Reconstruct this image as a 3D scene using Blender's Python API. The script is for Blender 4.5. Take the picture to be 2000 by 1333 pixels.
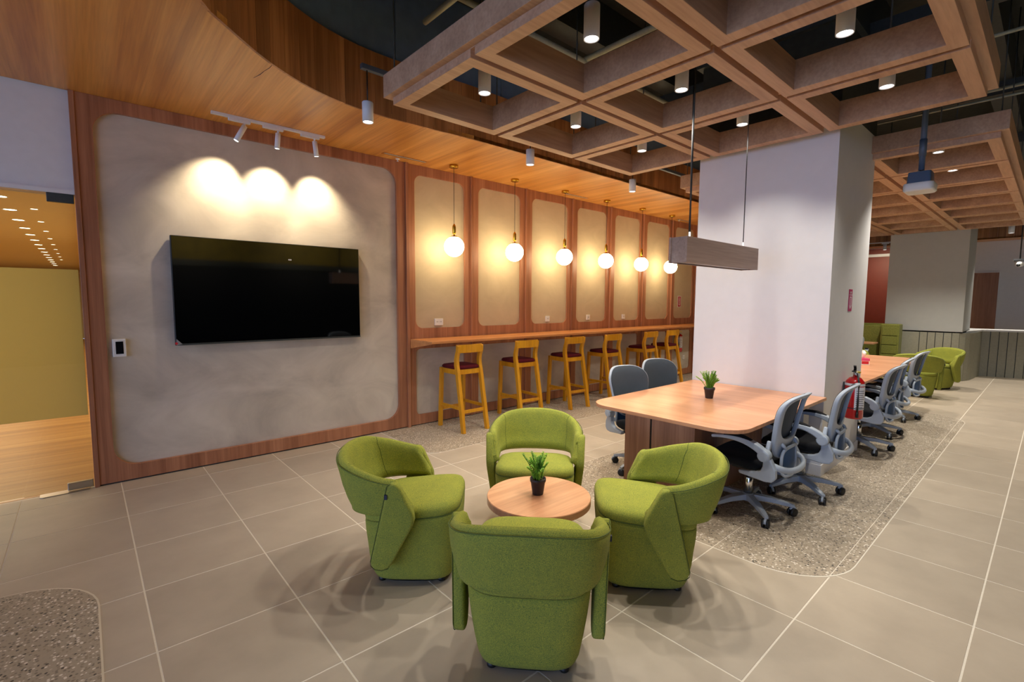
import bpy, bmesh, math, random
from mathutils import Vector, Matrix
PI = math.pi
random.seed(7)
S = bpy.context.scene
for o in list(bpy.data.objects):
    bpy.data.objects.remove(o, do_unlink=True)
COL = S.collection

# ------------------------------------------------------------------ camera
cam_d = bpy.data.cameras.new('camera')
cam = bpy.data.objects.new('camera', cam_d)
COL.objects.link(cam)
S.camera = cam
EYE = 1.575
yaw, pitch, roll = math.radians(48.3645), math.radians(4.8372), math.radians(-0.3121)
c, s = math.cos, math.sin
fw = Vector((c(yaw) * c(pitch), s(yaw) * c(pitch), -s(pitch)))
rt = Vector((s(yaw), -c(yaw), 0))
dn = fw.cross(rt)
r2 = rt * c(roll) + dn * s(roll)
d2 = -rt * s(roll) + dn * c(roll)
up, bk = -d2, -fw
cam.matrix_world = Matrix(((r2.x, up.x, bk.x, 0), (r2.y, up.y, bk.y, 0), (r2.z, up.z, bk.z, EYE), (0, 0, 0, 1)))
cam_d.sensor_width = 36
cam_d.lens = 36 * 942.34 / 2000
cam_d.clip_start, cam_d.clip_end = 0.02, 200

# ------------------------------------------------------------------ world, colour management
w = bpy.data.worlds.new('world')
S.world = w
w.use_nodes = True
bg = w.node_tree.nodes['Background']
bg.inputs[0].default_value = (0.44, 0.60, 1.0, 1)
bg.inputs[1].default_value = 3.1
S.view_settings.view_transform = 'Standard'
S.view_settings.look = 'None'
S.view_settings.gamma = 1
S.view_settings.use_curve_mapping = False
S.view_settings.exposure = 0.2
S.cycles.use_denoising = True
S.cycles.denoiser = 'OPENIMAGEDENOISE'
S.cycles.max_bounces = 8
S.cycles.diffuse_bounces = 5
S.cycles.glossy_bounces = 4
S.cycles.transmission_bounces = 6
S.cycles.transparent_max_bounces = 12
S.cycles.sample_clamp_indirect = 4.0
S.cycles.caustics_reflective = False
S.cycles.caustics_refractive = False


def lamp(kind, name, loc, energy, color, parent=None, **k):
    d = bpy.data.lights.new(name, kind)
    d.energy = energy
    d.color = color
    for a, v in k.items():
        if a != 'aim':
            setattr(d, a, v)
    o = bpy.data.objects.new(name, d)
    COL.objects.link(o)
    o.location = loc
    if 'aim' in k:
        o.rotation_euler = (Vector(k['aim']) - Vector(loc)).to_track_quat('-Z', 'Y').to_euler()
    if parent:
        o.parent = parent
    return o


# added cool fill: world light let in where the side behind the photographer is left open;
# warm room light comes from the lamps built below, each in its own builder
COOL = (0.62, 0.74, 1.0)
NEUT = (1.0, 0.92, 0.80)
DAYL = (0.84, 0.92, 1.0)
WARM = (1.0, 0.84, 0.60)
DOWN_W, TRACK_W, PASSAGE_W = 60, 62, 105


# ------------------------------------------------------------------ helpers: colours and node materials
def lin(r, g, b):
    f = lambda v: (v / 255 / 12.92) if v / 255 <= 0.04045 else ((v / 255 + 0.055) / 1.055) ** 2.4
    return (f(r), f(g), f(b), 1)


MATS = {}


def new_mat(name):
    m = bpy.data.materials.new(name)
    m.use_nodes = True
    nt = m.node_tree
    b = nt.nodes['Principled BSDF']
    MATS[name] = m
    return m, nt, b


def nd(nt, t, **k):
    n = nt.nodes.new(t)
    for a, v in k.items():
        setattr(n, a, v)
    return n


def ramp(nt, stops, interp='LINEAR'):
    r = nd(nt, 'ShaderNodeValToRGB')
    r.color_ramp.interpolation = interp
    e = r.color_ramp.elements
    while len(e) < len(stops):
        e.new(0.5)
    for i, (p, col) in enumerate(stops):
        e[i].position = p
        e[i].color = col
    return r


def coords(nt, scale, kind='Object', rot=(0, 0, 0)):
    t = nd(nt, 'ShaderNodeTexCoord')
    m = nd(nt, 'ShaderNodeMapping')
    m.inputs['Scale'].default_value = scale
    m.inputs['Rotation'].default_value = rot
    nt.links.new(t.outputs[kind], m.inputs['Vector'])
    return m.outputs['Vector']


def bump(nt, b, height, strength, dist=0.002):
    n = nd(nt, 'ShaderNodeBump')
    n.inputs['Strength'].default_value = strength
    n.inputs['Distance'].default_value = dist
    nt.links.new(height, n.inputs['Height'])
    nt.links.new(n.outputs['Normal'], b.inputs['Normal'])


def plain(name, col, rough=0.5, metal=0.0, spec=0.5, noise=0.0, nscale=30, emit=None, estr=0.0, coat=0.0):
    m, nt, b = new_mat(name)
    b.inputs['Base Color'].default_value = col
    b.inputs['Roughness'].default_value = rough
    b.inputs['Metallic'].default_value = metal
    b.inputs['Specular IOR Level'].default_value = spec
    b.inputs['Coat Weight'].default_value = coat
    if noise:
        v = coords(nt, (nscale,) * 3)
        n = nd(nt, 'ShaderNodeTexNoise')
        n.inputs['Detail'].default_value = 4
        nt.links.new(v, n.inputs['Vector'])
        lo = tuple(x * (1 - noise) for x in col[:3]) + (1,)
        hi = tuple(min(1, x * (1 + noise)) for x in col[:3]) + (1,)
        r = ramp(nt, [(0.3, lo), (0.7, hi)])
        nt.links.new(n.outputs['Fac'], r.inputs['Fac'])
        nt.links.new(r.outputs['Color'], b.inputs['Base Color'])
    if emit:
        b.inputs['Emission Color'].default_value = emit
        b.inputs['Emission Strength'].default_value = estr
    return m


def wood(name, light, mid, dark, axis='x', grain=16, along=0.8, rough=0.42, boards=None, spec=0.4):
    """veneer: streaks drawn out along one axis of the object"""
    m, nt, b = new_mat(name)
    sc = {'x': (along, grain, grain), 'y': (grain, along, grain), 'z': (grain, grain, along)}[axis]
    v = coords(nt, sc)
    info = nd(nt, 'ShaderNodeObjectInfo')
    add = nd(nt, 'ShaderNodeVectorMath', operation='MULTIPLY_ADD')
    cmb = nd(nt, 'ShaderNodeCombineXYZ')
    for i in range(3):
        nt.links.new(info.outputs['Random'], cmb.inputs[i])
    nt.links.new(cmb.outputs[0], add.inputs[0])
    add.inputs[1].default_value = (37, 61, 23)
    nt.links.new(v, add.inputs[2])
    n1 = nd(nt, 'ShaderNodeTexNoise')
    n1.inputs['Scale'].default_value = 0.55
    n1.inputs['Detail'].default_value = 6
    n1.inputs['Roughness'].default_value = 0.62
    n1.inputs['Distortion'].default_value = 0.35
    nt.links.new(add.outputs[0], n1.inputs['Vector'])
    r = ramp(nt, [(0.28, dark), (0.5, mid), (0.72, light)])
    nt.links.new(n1.outputs['Fac'], r.inputs['Fac'])
    n2 = nd(nt, 'ShaderNodeTexNoise')
    n2.inputs['Scale'].default_value = 5.0
    n2.inputs['Detail'].default_value = 3
    nt.links.new(add.outputs[0], n2.inputs['Vector'])
    mx = nd(nt, 'ShaderNodeMix', data_type='RGBA', blend_type='MULTIPLY')
    mx.inputs[0].default_value = 0.35
    nt.links.new(r.outputs['Color'], mx.inputs[6])
    r2_ = ramp(nt, [(0.35, (0.62, 0.58, 0.55, 1)), (0.6, (1, 1, 1, 1))])
    nt.links.new(n2.outputs['Fac'], r2_.inputs['Fac'])
    nt.links.new(r2_.outputs['Color'], mx.inputs[7])
    out = mx.outputs[2]
    if boards:
        hs = nd(nt, 'ShaderNodeHueSaturation')
        mr = nd(nt, 'ShaderNodeMapRange')
        mr.inputs[3].default_value = 1 - boards
        mr.inputs[4].default_value = 1 + boards
        nt.links.new(info.outputs['Random'], mr.inputs[0])
        nt.links.new(mr.outputs[0], hs.inputs['Value'])
        nt.links.new(out, hs.inputs['Color'])
        out = hs.outputs['Color']
    nt.links.new(out, b.inputs['Base Color'])
    b.inputs['Roughness'].default_value = rough
    b.inputs['Specular IOR Level'].default_value = spec
    bump(nt, b, n2.outputs['Fac'], 0.08)
    return m


def fabric(name, col, col2, scale=420, rough=0.95, strength=0.12, sheen=0.03):
    m, nt, b = new_mat(name)
    v = coords(nt, (1, 1, 1))
    n = nd(nt, 'ShaderNodeTexNoise')
    n.inputs['Scale'].default_value = scale
    n.inputs['Detail'].default_value = 2
    nt.links.new(v, n.inputs['Vector'])
    n2 = nd(nt, 'ShaderNodeTexNoise')
    n2.inputs['Scale'].default_value = 14
    n2.inputs['Detail'].default_value = 3
    nt.links.new(v, n2.inputs['Vector'])
    mm = nd(nt, 'ShaderNodeMath', operation='MULTIPLY_ADD')
    mm.inputs[1].default_value = 0.10
    nt.links.new(n2.outputs['Fac'], mm.inputs[0])
    nt.links.new(n.outputs['Fac'], mm.inputs[2])
    r = ramp(nt, [(0.40, col2), (0.70, col)])
    nt.links.new(mm.outputs[0], r.inputs['Fac'])
    nt.links.new(r.outputs['Color'], b.inputs['Base Color'])
    b.inputs['Roughness'].default_value = rough
    b.inputs['Specular IOR Level'].default_value = 0.15
    b.inputs['Sheen Weight'].default_value = sheen
    b.inputs['Sheen Roughness'].default_value = 0.5
    bump(nt, b, n.outputs['Fac'], strength, 0.001)
    return m


def plaster(name, a, b_, c_, scale=1.6):
    m, nt, b = new_mat(name)
    v = coords(nt, (1, 1, 1.5))
    n = nd(nt, 'ShaderNodeTexNoise')
    n.inputs['Scale'].default_value = scale
    n.inputs['Detail'].default_value = 8
    n.inputs['Roughness'].default_value = 0.6
    n.inputs['Distortion'].default_value = 0.8
    nt.links.new(v, n.inputs['Vector'])
    r = ramp(nt, [(0.3, c_), (0.52, b_), (0.72, a)])
    nt.links.new(n.outputs['Fac'], r.inputs['Fac'])
    n2 = nd(nt, 'ShaderNodeTexNoise')
    n2.inputs['Scale'].default_value = 90
    n2.inputs['Detail'].default_value = 3
    nt.links.new(v, n2.inputs['Vector'])
    nt.links.new(r.outputs['Color'], b.inputs['Base Color'])
    b.inputs['Roughness'].default_value = 0.75
    b.inputs['Specular IOR Level'].default_value = 0.25
    bump(nt, b, n.outputs['Fac'], 0.18, 0.01)
    return m


def terrazzo_mat(name):
    m, nt, b = new_mat(name)
    v = coords(nt, (1, 1, 1))
    big = nd(nt, 'ShaderNodeTexVoronoi')
    big.inputs['Scale'].default_value = 78
    nt.links.new(v, big.inputs['Vector'])
    sep = nd(nt, 'ShaderNodeSeparateColor')
    nt.links.new(big.outputs['Color'], sep.inputs[0])
    chips = ramp(nt, [(0.0, lin(172, 158, 138)), (0.34, lin(128, 118, 104)), (0.52, lin(226, 218, 204)), (0.68, lin(150, 136, 116)), (0.84, lin(64, 60, 56)), (0.93, lin(196, 184, 166))], 'CONSTANT')
    nt.links.new(sep.outputs[0], chips.inputs['Fac'])
    msk = ramp(nt, [(0.40, (1, 1, 1, 1)), (0.52, (0, 0, 0, 1))])
    sc = nd(nt, 'ShaderNodeMath', operation='MULTIPLY')
    sc.inputs[1].default_value = 1.0
    nt.links.new(big.outputs['Distance'], sc.inputs[0])
    nt.links.new(sc.outputs[0], msk.inputs['Fac'])
    mx = nd(nt, 'ShaderNodeMix', data_type='RGBA')
    mx.inputs[6].default_value = lin(168, 155, 136)
    nt.links.new(msk.outputs['Color'], mx.inputs[0])
    nt.links.new(chips.outputs['Color'], mx.inputs[7])
    nt.links.new(mx.outputs[2], b.inputs['Base Color'])
    b.inputs['Roughness'].default_value = 0.5
    return m


def tile_mat(name, a, b_):
    m, nt, b = new_mat(name)
    info = nd(nt, 'ShaderNodeObjectInfo')
    v = coords(nt, (1, 1, 1))
    add = nd(nt, 'ShaderNodeVectorMath', operation='ADD')
    cmb = nd(nt, 'ShaderNodeCombineXYZ')
    ml = nd(nt, 'ShaderNodeMath', operation='MULTIPLY')
    ml.inputs[1].default_value = 57
    nt.links.new(info.outputs['Random'], ml.inputs[0])
    nt.links.new(ml.outputs[0], cmb.inputs[0])
    nt.links.new(v, add.inputs[0])
    nt.links.new(cmb.outputs[0], add.inputs[1])
    n = nd(nt, 'ShaderNodeTexNoise')
    n.inputs['Scale'].default_value = 3.2
    n.inputs['Detail'].default_value = 7
    n.inputs['Roughness'].default_value = 0.6
    nt.links.new(add.outputs[0], n.inputs['Vector'])
    r = ramp(nt, [(0.3, b_), (0.7, a)])
    nt.links.new(n.outputs['Fac'], r.inputs['Fac'])
    hs = nd(nt, 'ShaderNodeHueSaturation')
    mr = nd(nt, 'ShaderNodeMapRange')
    mr.inputs[3].default_value = 0.95
    mr.inputs[4].default_value = 1.05
    nt.links.new(info.outputs['Random'], mr.inputs[0])
    nt.links.new(mr.outputs[0], hs.inputs['Value'])
    nt.links.new(r.outputs['Color'], hs.inputs['Color'])
    nt.links.new(hs.outputs['Color'], b.inputs['Base Color'])
    b.inputs['Roughness'].default_value = 0.42
    b.inputs['Specular IOR Level'].default_value = 0.45
    bump(nt, b, n.outputs['Fac'], 0.05, 0.004)
    return m


def glass_mat(name, tint, gloss=0.03, film=0.0, film_col=(1, 1, 1, 1)):
    m = bpy.data.materials.new(name)
    m.use_nodes = True
    nt = m.node_tree
    nt.nodes.remove(nt.nodes['Principled BSDF'])
    out = nt.nodes['Material Output']
    tr = nd(nt, 'ShaderNodeBsdfTransparent')
    tr.inputs[0].default_value = tint
    gl = nd(nt, 'ShaderNodeBsdfGlossy')
    gl.inputs['Roughness'].default_value = 0.02
    fr = nd(nt, 'ShaderNodeLayerWeight')
    fr.inputs[0].default_value = 0.25
    mp = nd(nt, 'ShaderNodeMapRange')
    mp.inputs[3].default_value = gloss
    mp.inputs[4].default_value = 0.1 if film else 0.5
    nt.links.new(fr.outputs['Fresnel'], mp.inputs[0])
    base = tr.outputs[0]
    if film:
        tl = nd(nt, 'ShaderNodeBsdfTranslucent')
        tl.inputs[0].default_value = film_col
        df = nd(nt, 'ShaderNodeBsdfDiffuse')
        df.inputs[0].default_value = film_col
        m0 = nd(nt, 'ShaderNodeMixShader')
        m0.inputs[0].default_value = 0.12
        nt.links.new(tl.outputs[0], m0.inputs[1])
        nt.links.new(df.outputs[0], m0.inputs[2])
        m1 = nd(nt, 'ShaderNodeMixShader')
        m1.inputs[0].default_value = film
        nt.links.new(tr.outputs[0], m1.inputs[1])
        nt.links.new(m0.outputs[0], m1.inputs[2])
        base = m1.outputs[0]
    mx = nd(nt, 'ShaderNodeMixShader')
    nt.links.new(mp.outputs[0], mx.inputs[0])
    nt.links.new(base, mx.inputs[1])
    nt.links.new(gl.outputs[0], mx.inputs[2])
    nt.links.new(mx.outputs[0], out.inputs['Surface'])
    MATS[name] = m
    return m


def glow(name, col, strength):
    m = bpy.data.materials.new(name)
    m.use_nodes = True
    nt = m.node_tree
    nt.nodes.remove(nt.nodes['Principled BSDF'])
    e = nd(nt, 'ShaderNodeEmission')
    e.inputs[0].default_value = col
    e.inputs[1].default_value = strength
    nt.links.new(e.outputs[0], nt.nodes['Material Output'].inputs['Surface'])
    MATS[name] = m
    return m


# ------------------------------------------------------------------ materials
wood('panel_wood', lin(194, 138, 102), lin(170, 114, 82), lin(136, 88, 62), 'z', 22, 0.7, 0.45)
wood('soffit_wood', lin(238, 178, 98), lin(214, 148, 70), lin(168, 104, 44), 'y', 12, 0.35, 0.34, spec=0.6)
wood('fascia_wood', lin(206, 150, 98), lin(174, 118, 72), lin(124, 82, 48), 'z', 20, 0.6, 0.45, boards=0.22)
wood('coffer_wood', lin(212, 174, 142), lin(198, 158, 126), lin(180, 142, 113), 'x', 10, 0.7, 0.5)
wood('counter_wood', lin(230, 164, 104), lin(214, 146, 86), lin(190, 122, 68), 'x', 14, 0.6, 0.35)
wood('table_wood', lin(226, 172, 134), lin(208, 152, 114), lin(182, 126, 92), 'y', 9, 0.5, 0.3)
wood('coffee_wood', lin(222, 166, 126), lin(204, 146, 108), lin(178, 120, 86), 'x', 9, 0.6, 0.3)
wood('table_leg_wood', lin(186, 146, 118), lin(164, 122, 98), lin(136, 98, 78), 'z', 16, 0.6, 0.45)
wood('stool_wood', lin(222, 160, 36), lin(212, 148, 26), lin(190, 126, 16), 'z', 8, 0.6, 0.35)
wood('pendant_wood', lin(160, 140, 130), lin(144, 122, 112), lin(126, 106, 98), 'x', 12, 0.6, 0.5)
wood('passage_floor_wood', lin(222, 172, 100), lin(198, 146, 76), lin(168, 118, 56), 'x', 10, 0.4, 0.35)
wood('door_wood', lin(180, 132, 102), lin(162, 114, 86), lin(138, 96, 72), 'z', 14, 0.6, 0.5)
plaster('wall_plaster', lin(214, 204, 188), lin(200, 190, 174), lin(178, 169, 155))
plaster('bar_plaster', lin(206, 188, 156), lin(200, 182, 150), lin(192, 174, 143), 2.2)
plain('white_paint', lin(226, 226, 226), 0.6, noise=0.02, nscale=3)
plain('column_paint', lin(222, 222, 224), 0.55, noise=0.015, nscale=2)
plain('grey_paint', lin(176, 178, 174), 0.6, noise=0.02, nscale=2)
plain('wainscot_paint', lin(150, 148, 130), 0.6, noise=0.06, nscale=6)
plain('red_paint', lin(118, 36, 6), 0.5, noise=0.06, nscale=2)
plain('navy_paint', lin(112, 140, 174), 0.7, noise=0.08, nscale=2)
plain('dark_ceiling', lin(50, 52, 46), 0.85, noise=0.2, nscale=3)
plain('dark_steel', lin(66, 72, 72), 0.5, 0.3, noise=0.1, nscale=8)
plain('pipe_grey', lin(172, 172, 146), 0.5, 0.2, noise=0.08, nscale=10)
plain('olive_wall', lin(128, 112, 30), 0.7, noise=0.25, nscale=1.2)
plain('shadow_wall', lin(24, 27, 32), 0.8, noise=0.3, nscale=2)
plain('passage_paint', lin(222, 204, 160), 0.7, noise=0.02, nscale=2)
tile_mat('floor_tile', lin(188, 175, 156), lin(174, 161, 143))
plain('grout', lin(226, 218, 202), 0.8, noise=0.05, nscale=20)
terrazzo_mat('terrazzo')
plain('terrazzo_trim', lin(222, 214, 198), 0.6)
fabric('green_fabric', lin(178, 176, 68), lin(100, 120, 62))
plain('piping_green', lin(86, 100, 42), 0.9)
fabric('burgundy_fabric', lin(96, 22, 30), lin(66, 12, 20), 300)
fabric('black_fabric', lin(30, 32, 36), lin(16, 17, 20), 500)
fabric('mesh_fabric', lin(72, 80, 88), lin(52, 60, 68), 900, 0.8, 0.3, 0.1)
fabric('blue_mesh', lin(60, 98, 140), lin(36, 66, 104), 900, 0.7, 0.3, 0.1)
fabric('booth_leather', lin(128, 130, 62), lin(108, 114, 52), 60, 0.55, 0.05, 0.05)
plain('chair_plastic', lin(164, 175, 188), 0.4, noise=0.02)
plain('black_plastic', lin(22, 23, 25), 0.45)
plain('chrome', lin(215, 215, 215), 0.12, 1.0)
plain('brushed_steel', lin(190, 186, 178), 0.3, 1.0)
plain('brass', lin(214, 170, 60), 0.25, 1.0)
plain('white_metal', lin(226, 228, 232), 0.4)
plain('grey_metal', lin(140, 146, 156), 0.45, 0.2)
plain('rod_grey', lin(44, 46, 48), 0.7)
plain('slate_metal', lin(92, 104, 120), 0.5, 0.2)
plain('screen_glass', lin(4, 5, 6), 0.045, spec=0.6)
plain('black_gloss', lin(9, 10, 11), 0.2)
plain('white_plastic', lin(232, 230, 224), 0.4)
plain('switch_black', lin(12, 14, 20), 0.15)
plain('red_enamel', lin(186, 12, 22), 0.2, coat=0.5)
plain('yellow_plastic', lin(214, 190, 30), 0.4)
plain('label_white', lin(226, 226, 230), 0.5)
plain('ink', lin(40, 42, 60), 0.6)
plain('sign_red', lin(190, 24, 44), 0.5)
plain('sign_magenta', lin(176, 36, 96), 0.5)
plain('pot_black', lin(44, 38, 40), 0.5)
plain('soil', lin(60, 46, 34), 0.95, noise=0.3, nscale=60)
plain('leaf_green', lin(146, 196, 64), 0.55, noise=0.25, nscale=40)
plain('leaf_dark', lin(96, 152, 44), 0.55)
plain('tissue_white', lin(240, 236, 234), 0.8)
plain('pink_card', lin(214, 70, 120), 0.5)
plain('projector_grey', lin(82, 100, 124), 0.4)
glass_mat('clear_glass', (0.93, 0.95, 0.92, 1))
glass_mat('frosted_film', (0.9, 0.9, 0.8, 1), 0.0, 0.93, lin(226, 220, 178))
glow('globe_glow', (1.0, 0.80, 0.48, 1), 21.0)
glow('lens_glow', (1.0, 0.97, 0.92, 1), 7.0)
glow('warm_lens_glow', (1.0, 0.86, 0.6, 1), 9.0)


# ------------------------------------------------------------------ helpers: geometry
class MB:
    def __init__(self):
        self.v, self.f, self.sm = [], [], []
        self.T = Matrix.Identity(4)

    def _add(self, vs, fs, smooth=False):
        k = len(self.v)
        self.v += [tuple(self.T @ Vector(p)) for p in vs]
        self.f += [tuple(i + k for i in q) for q in fs]
        self.sm += [smooth] * len(fs)
        return self

    def box(self, x0, x1, y0, y1, z0, z1):
        vs = [(x, y, z) for x in (x0, x1) for y in (y0, y1) for z in (z0, z1)]
        return self._add(vs, [(0, 1, 3, 2), (4, 6, 7, 5), (0, 4, 5, 1), (2, 3, 7, 6), (0, 2, 6, 4), (1, 5, 7, 3)])

    def loft(self, rings, cap0=True, cap1=True, smooth=True, closed=False):
        n = len(rings[0])
        vs = [p for r in rings for p in r]
        fs = []
        R = len(rings)
        for i in range(R if closed else R - 1):
            a, b = i * n, ((i + 1) % R) * n
            for j in range(n):
                fs.append((a + j, a + (j + 1) % n, b + (j + 1) % n, b + j))
        self._add(vs, fs, smooth)
        if not closed:
            if cap0:
                self._add(rings[0], [tuple(range(n))[::-1]])
            if cap1:
                self._add(rings[-1], [tuple(range(n))])
        return self

    def lathe(self, prof, n=24, cx=0, cy=0, smooth=True, cap0=True, cap1=True):
        rings = [[(cx + r * math.cos(2 * PI * k / n), cy + r * math.sin(2 * PI * k / n), z) for k in range(n)] for r, z in prof]
        return self.loft(rings, cap0, cap1, smooth)

    def cyl(self, p0, p1, r0, r1=None, n=16, smooth=True):
        return self.tube([p0, p1], [r0, r0 if r1 is None else r1], n, smooth)

    def tube(self, pts, rad, n=10, smooth=True, closed=False, flat=1.0, upv=(0, 0, 1)):
        """sweep an ellipse along pts; rad a number or one per point; flat scales the second axis"""
        pts = [Vector(p) for p in pts]
        N = len(pts)
        if not isinstance(rad, (list, tuple)):
            rad = [rad] * N
        rings = []
        upv = Vector(upv)
        for i, p in enumerate(pts):
            a = pts[(i - 1) % N] if (i > 0 or closed) else p
            b = pts[(i + 1) % N] if (i < N - 1 or closed) else p
            d = (b - a).normalized()
            u = d.cross(upv)
            if u.length < 1e-3:
                u = d.cross(Vector((1, 0, 0)))
            u.normalize()
            v = u.cross(d).normalized()
            rings.append([tuple(p + u * (rad[i] * math.cos(2 * PI * k / n)) + v * (rad[i] * flat * math.sin(2 * PI * k / n))) for k in range(n)])
        return self.loft(rings, smooth=smooth, closed=closed)

    def bar(self, pts, w, t, upv=(0, 0, 1), smooth=False):
        """sweep a w x t rectangle along pts; t lies in the plane that holds upv"""
        pts = [Vector(p) for p in pts]
        N = len(pts)
        ws = w if isinstance(w, (list, tuple)) else [w] * N
        ts = t if isinstance(t, (list, tuple)) else [t] * N
        rings = []
        for i, p in enumerate(pts):
            d = (pts[min(i + 1, N - 1)] - pts[max(i - 1, 0)]).normalized()
            u = d.cross(Vector(upv)).normalized()
            v = u.cross(d).normalized()
            a, b = ws[i] / 2, ts[i] / 2
            rings.append([tuple(p + u * x + v * y) for x, y in ((-a, -b), (a, -b), (a, b), (-a, b))])
        return self.loft(rings, smooth=smooth)

    def prism(self, poly, z0, z1, plane='xy', smooth=False):
        """extrude a 2-D outline; plane names the axes of the outline, the third is the depth"""
        def P(a, b, d):
            return {'xy': (a, b, d), 'xz': (a, d, b), 'yz': (d, a, b)}[plane]
        return self.loft([[P(a, b, z0) for a, b in poly], [P(a, b, z1) for a, b in poly]], smooth=smooth)

    def ringplate(self, outer, inner, d0, d1, plane='xz'):
        """plate between an outer and an inner outline with the same number of points"""
        def P(a, b, d):
            return {'xy': (a, b, d), 'xz': (a, d, b), 'yz': (d, a, b)}[plane]
        n = len(outer)
        vs = [P(*p, d0) for p in outer] + [P(*p, d0) for p in inner] + [P(*p, d1) for p in outer] + [P(*p, d1) for p in inner]
        fs = []
        for i in range(n):
            j = (i + 1) % n
            fs += [(i, j, n + j, n + i), (2 * n + i, 3 * n + i, 3 * n + j, 2 * n + j), (i, 2 * n + i, 2 * n + j, j), (n + i, n + j, 3 * n + j, 3 * n + i)]
        return self._add(vs, fs)

    def ball(self, cx, cy, cz, r, n=24, m=14, sz=1.0):
        prof = [(max(1e-4, r * math.sin(PI * k / m)), cz - r * sz * math.cos(PI * k / m)) for k in range(m + 1)]
        return self.lathe(prof, n, cx, cy)

    def mesh(self, name):
        me = bpy.data.meshes.new(name)
        me.from_pydata(self.v, [], self.f)
        me.polygons.foreach_set('use_smooth', self.sm)
        bm = bmesh.new()
        bm.from_mesh(me)
        bmesh.ops.remove_doubles(bm, verts=bm.verts, dist=1e-5)
        bmesh.ops.recalc_face_normals(bm, faces=bm.faces)
        bm.to_mesh(me)
        bm.free()
        return me

    def build(self, name, mat, parent=None, bevel=0.0, sub=0, loc=None):
        me = self.mesh(name)
        me.materials.append(MATS[mat] if isinstance(mat, str) else mat)
        o = bpy.data.objects.new(name, me)
        COL.objects.link(o)
        if parent:
            o.parent = parent
        if loc:
            o.location = loc
        if bevel:
            md = o.modifiers.new('edge', 'BEVEL')
            md.width = bevel
            md.segments = 2
            md.limit_method = 'ANGLE'
            md.angle_limit = math.radians(40)
        if sub:
            md = o.modifiers.new('smooth', 'SUBSURF')
            md.levels = md.render_levels = sub
        return o


def tag(o, label, cat, group=None):
    o['label'] = label
    o['category'] = cat
    if group:
        o['group'] = group
    return o


def thing(name, label, cat, loc=(0, 0, 0), rz=0.0, group=None):
    o = bpy.data.objects.new(name, None)
    o.empty_display_size = 0.1
    COL.objects.link(o)
    o.location = loc
    o.rotation_euler = (0, 0, rz)
    return tag(o, label, cat, group)


def structure(o):
    o['kind'] = 'structure'
    return o


def copy_tree(o, parent=None):
    k = o.copy()
    COL.objects.link(k)
    if parent:
        k.parent = parent
    for ch in list(o.children):
        copy_tree(ch, k)
    return k


def dup(src, label, loc, rz=0.0, group=None):
    k = copy_tree(src)
    k.location = loc
    k.rotation_euler = (0, 0, rz)
    k['label'] = label
    if group:
        k['group'] = group
    return k


def rrect(x0, x1, y0, y1, r, n=8):
    """rounded rectangle outline; r one radius or four (x0y0, x1y0, x1y1, x0y1)"""
    rs = r if isinstance(r, (list, tuple)) else [r] * 4
    out = []
    for (cx, cy, a0), q in zip(((x0, y0, PI), (x1, y0, 1.5 * PI), (x1, y1, 0), (x0, y1, 0.5 * PI)), rs):
        ox = cx + (q if cx == x0 else -q)
        oy = cy + (q if cy == y0 else -q)
        if q < 1e-6:
            out.append((cx, cy))
            continue
        for k in range(n + 1):
            a = a0 + 0.5 * PI * k / n
            out.append((ox + q * math.cos(a), oy + q * math.sin(a)))
    return out


def superell(a, b, e=4.0, n=40, cx=0, cy=0):
    out = []
    for k in range(n):
        t = 2 * PI * k / n
        ct, st = math.cos(t), math.sin(t)
        out.append((cx + a * math.copysign(abs(ct) ** (2 / e), ct), cy + b * math.copysign(abs(st) ** (2 / e), st)))
    return out


def catmull(pts, n=8):
    P = [Vector(p) for p in pts]
    P = [P[0] * 2 - P[1]] + P + [P[-1] * 2 - P[-2]]
    out = []
    for i in range(1, len(P) - 2):
        for k in range(n):
            t = k / n
            a, b, c_, d = P[i - 1], P[i], P[i + 1], P[i + 2]
            out.append(0.5 * ((2 * b) + (c_ - a) * t + (2 * a - 5 * b + 4 * c_ - d) * t * t + (3 * b - a - 3 * c_ + d) * t ** 3))
    out.append(P[-2])
    return out


def clip_poly(poly, x0, x1, y0, y1):
    """clip a convex outline by a rectangle"""
    def cut(P, inside, inter):
        out = []
        for i in range(len(P)):
            a, b = P[i - 1], P[i]
            if inside(b):
                if not inside(a):
                    out.append(inter(a, b))
                out.append(b)
            elif inside(a):
                out.append(inter(a, b))
        return out
    def ix(v):
        return lambda a, b: (v, a[1] + (b[1] - a[1]) * (v - a[0]) / (b[0] - a[0]))
    def iy(v):
        return lambda a, b: (a[0] + (b[0] - a[0]) * (v - a[1]) / (b[1] - a[1]), v)
    for ins, it in ((lambda p: p[0] >= x0, ix(x0)), (lambda p: p[0] <= x1, ix(x1)), (lambda p: p[1] >= y0, iy(y0)), (lambda p: p[1] <= y1, iy(y1))):
        if not poly:
            return []
        poly = cut(poly, ins, it)
    return poly

# ================================================================== SETTING
WY = 5.24           # bar wall plane
CZ = 3.19           # underside of the wooden soffit
SLAB = 4.45
XF = 18.0           # far wall

# ------------------------------------------------------------------ floor: every tile a part
fl = MB()
fl.box(-9, 24, -9, 5.30, -0.12, -0.0012)
floor = structure(fl.build('floor', 'grout'))
G, T0x, T0y = 0.6, 0.17, 0.164
ISL = rrect(2.95, 8.95, 0.70, 2.95, 0.42, 10)
STRIP = rrect(2.57, 9.95, 4.13, 5.235, [0.16, 0.16, 0, 0], 6)
CORNER = rrect(-3.4, -0.02, 0.6, 3.58, [0, 0, 0.42, 0], 10)
ZONES = (ISL, STRIP, CORNER)


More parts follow.
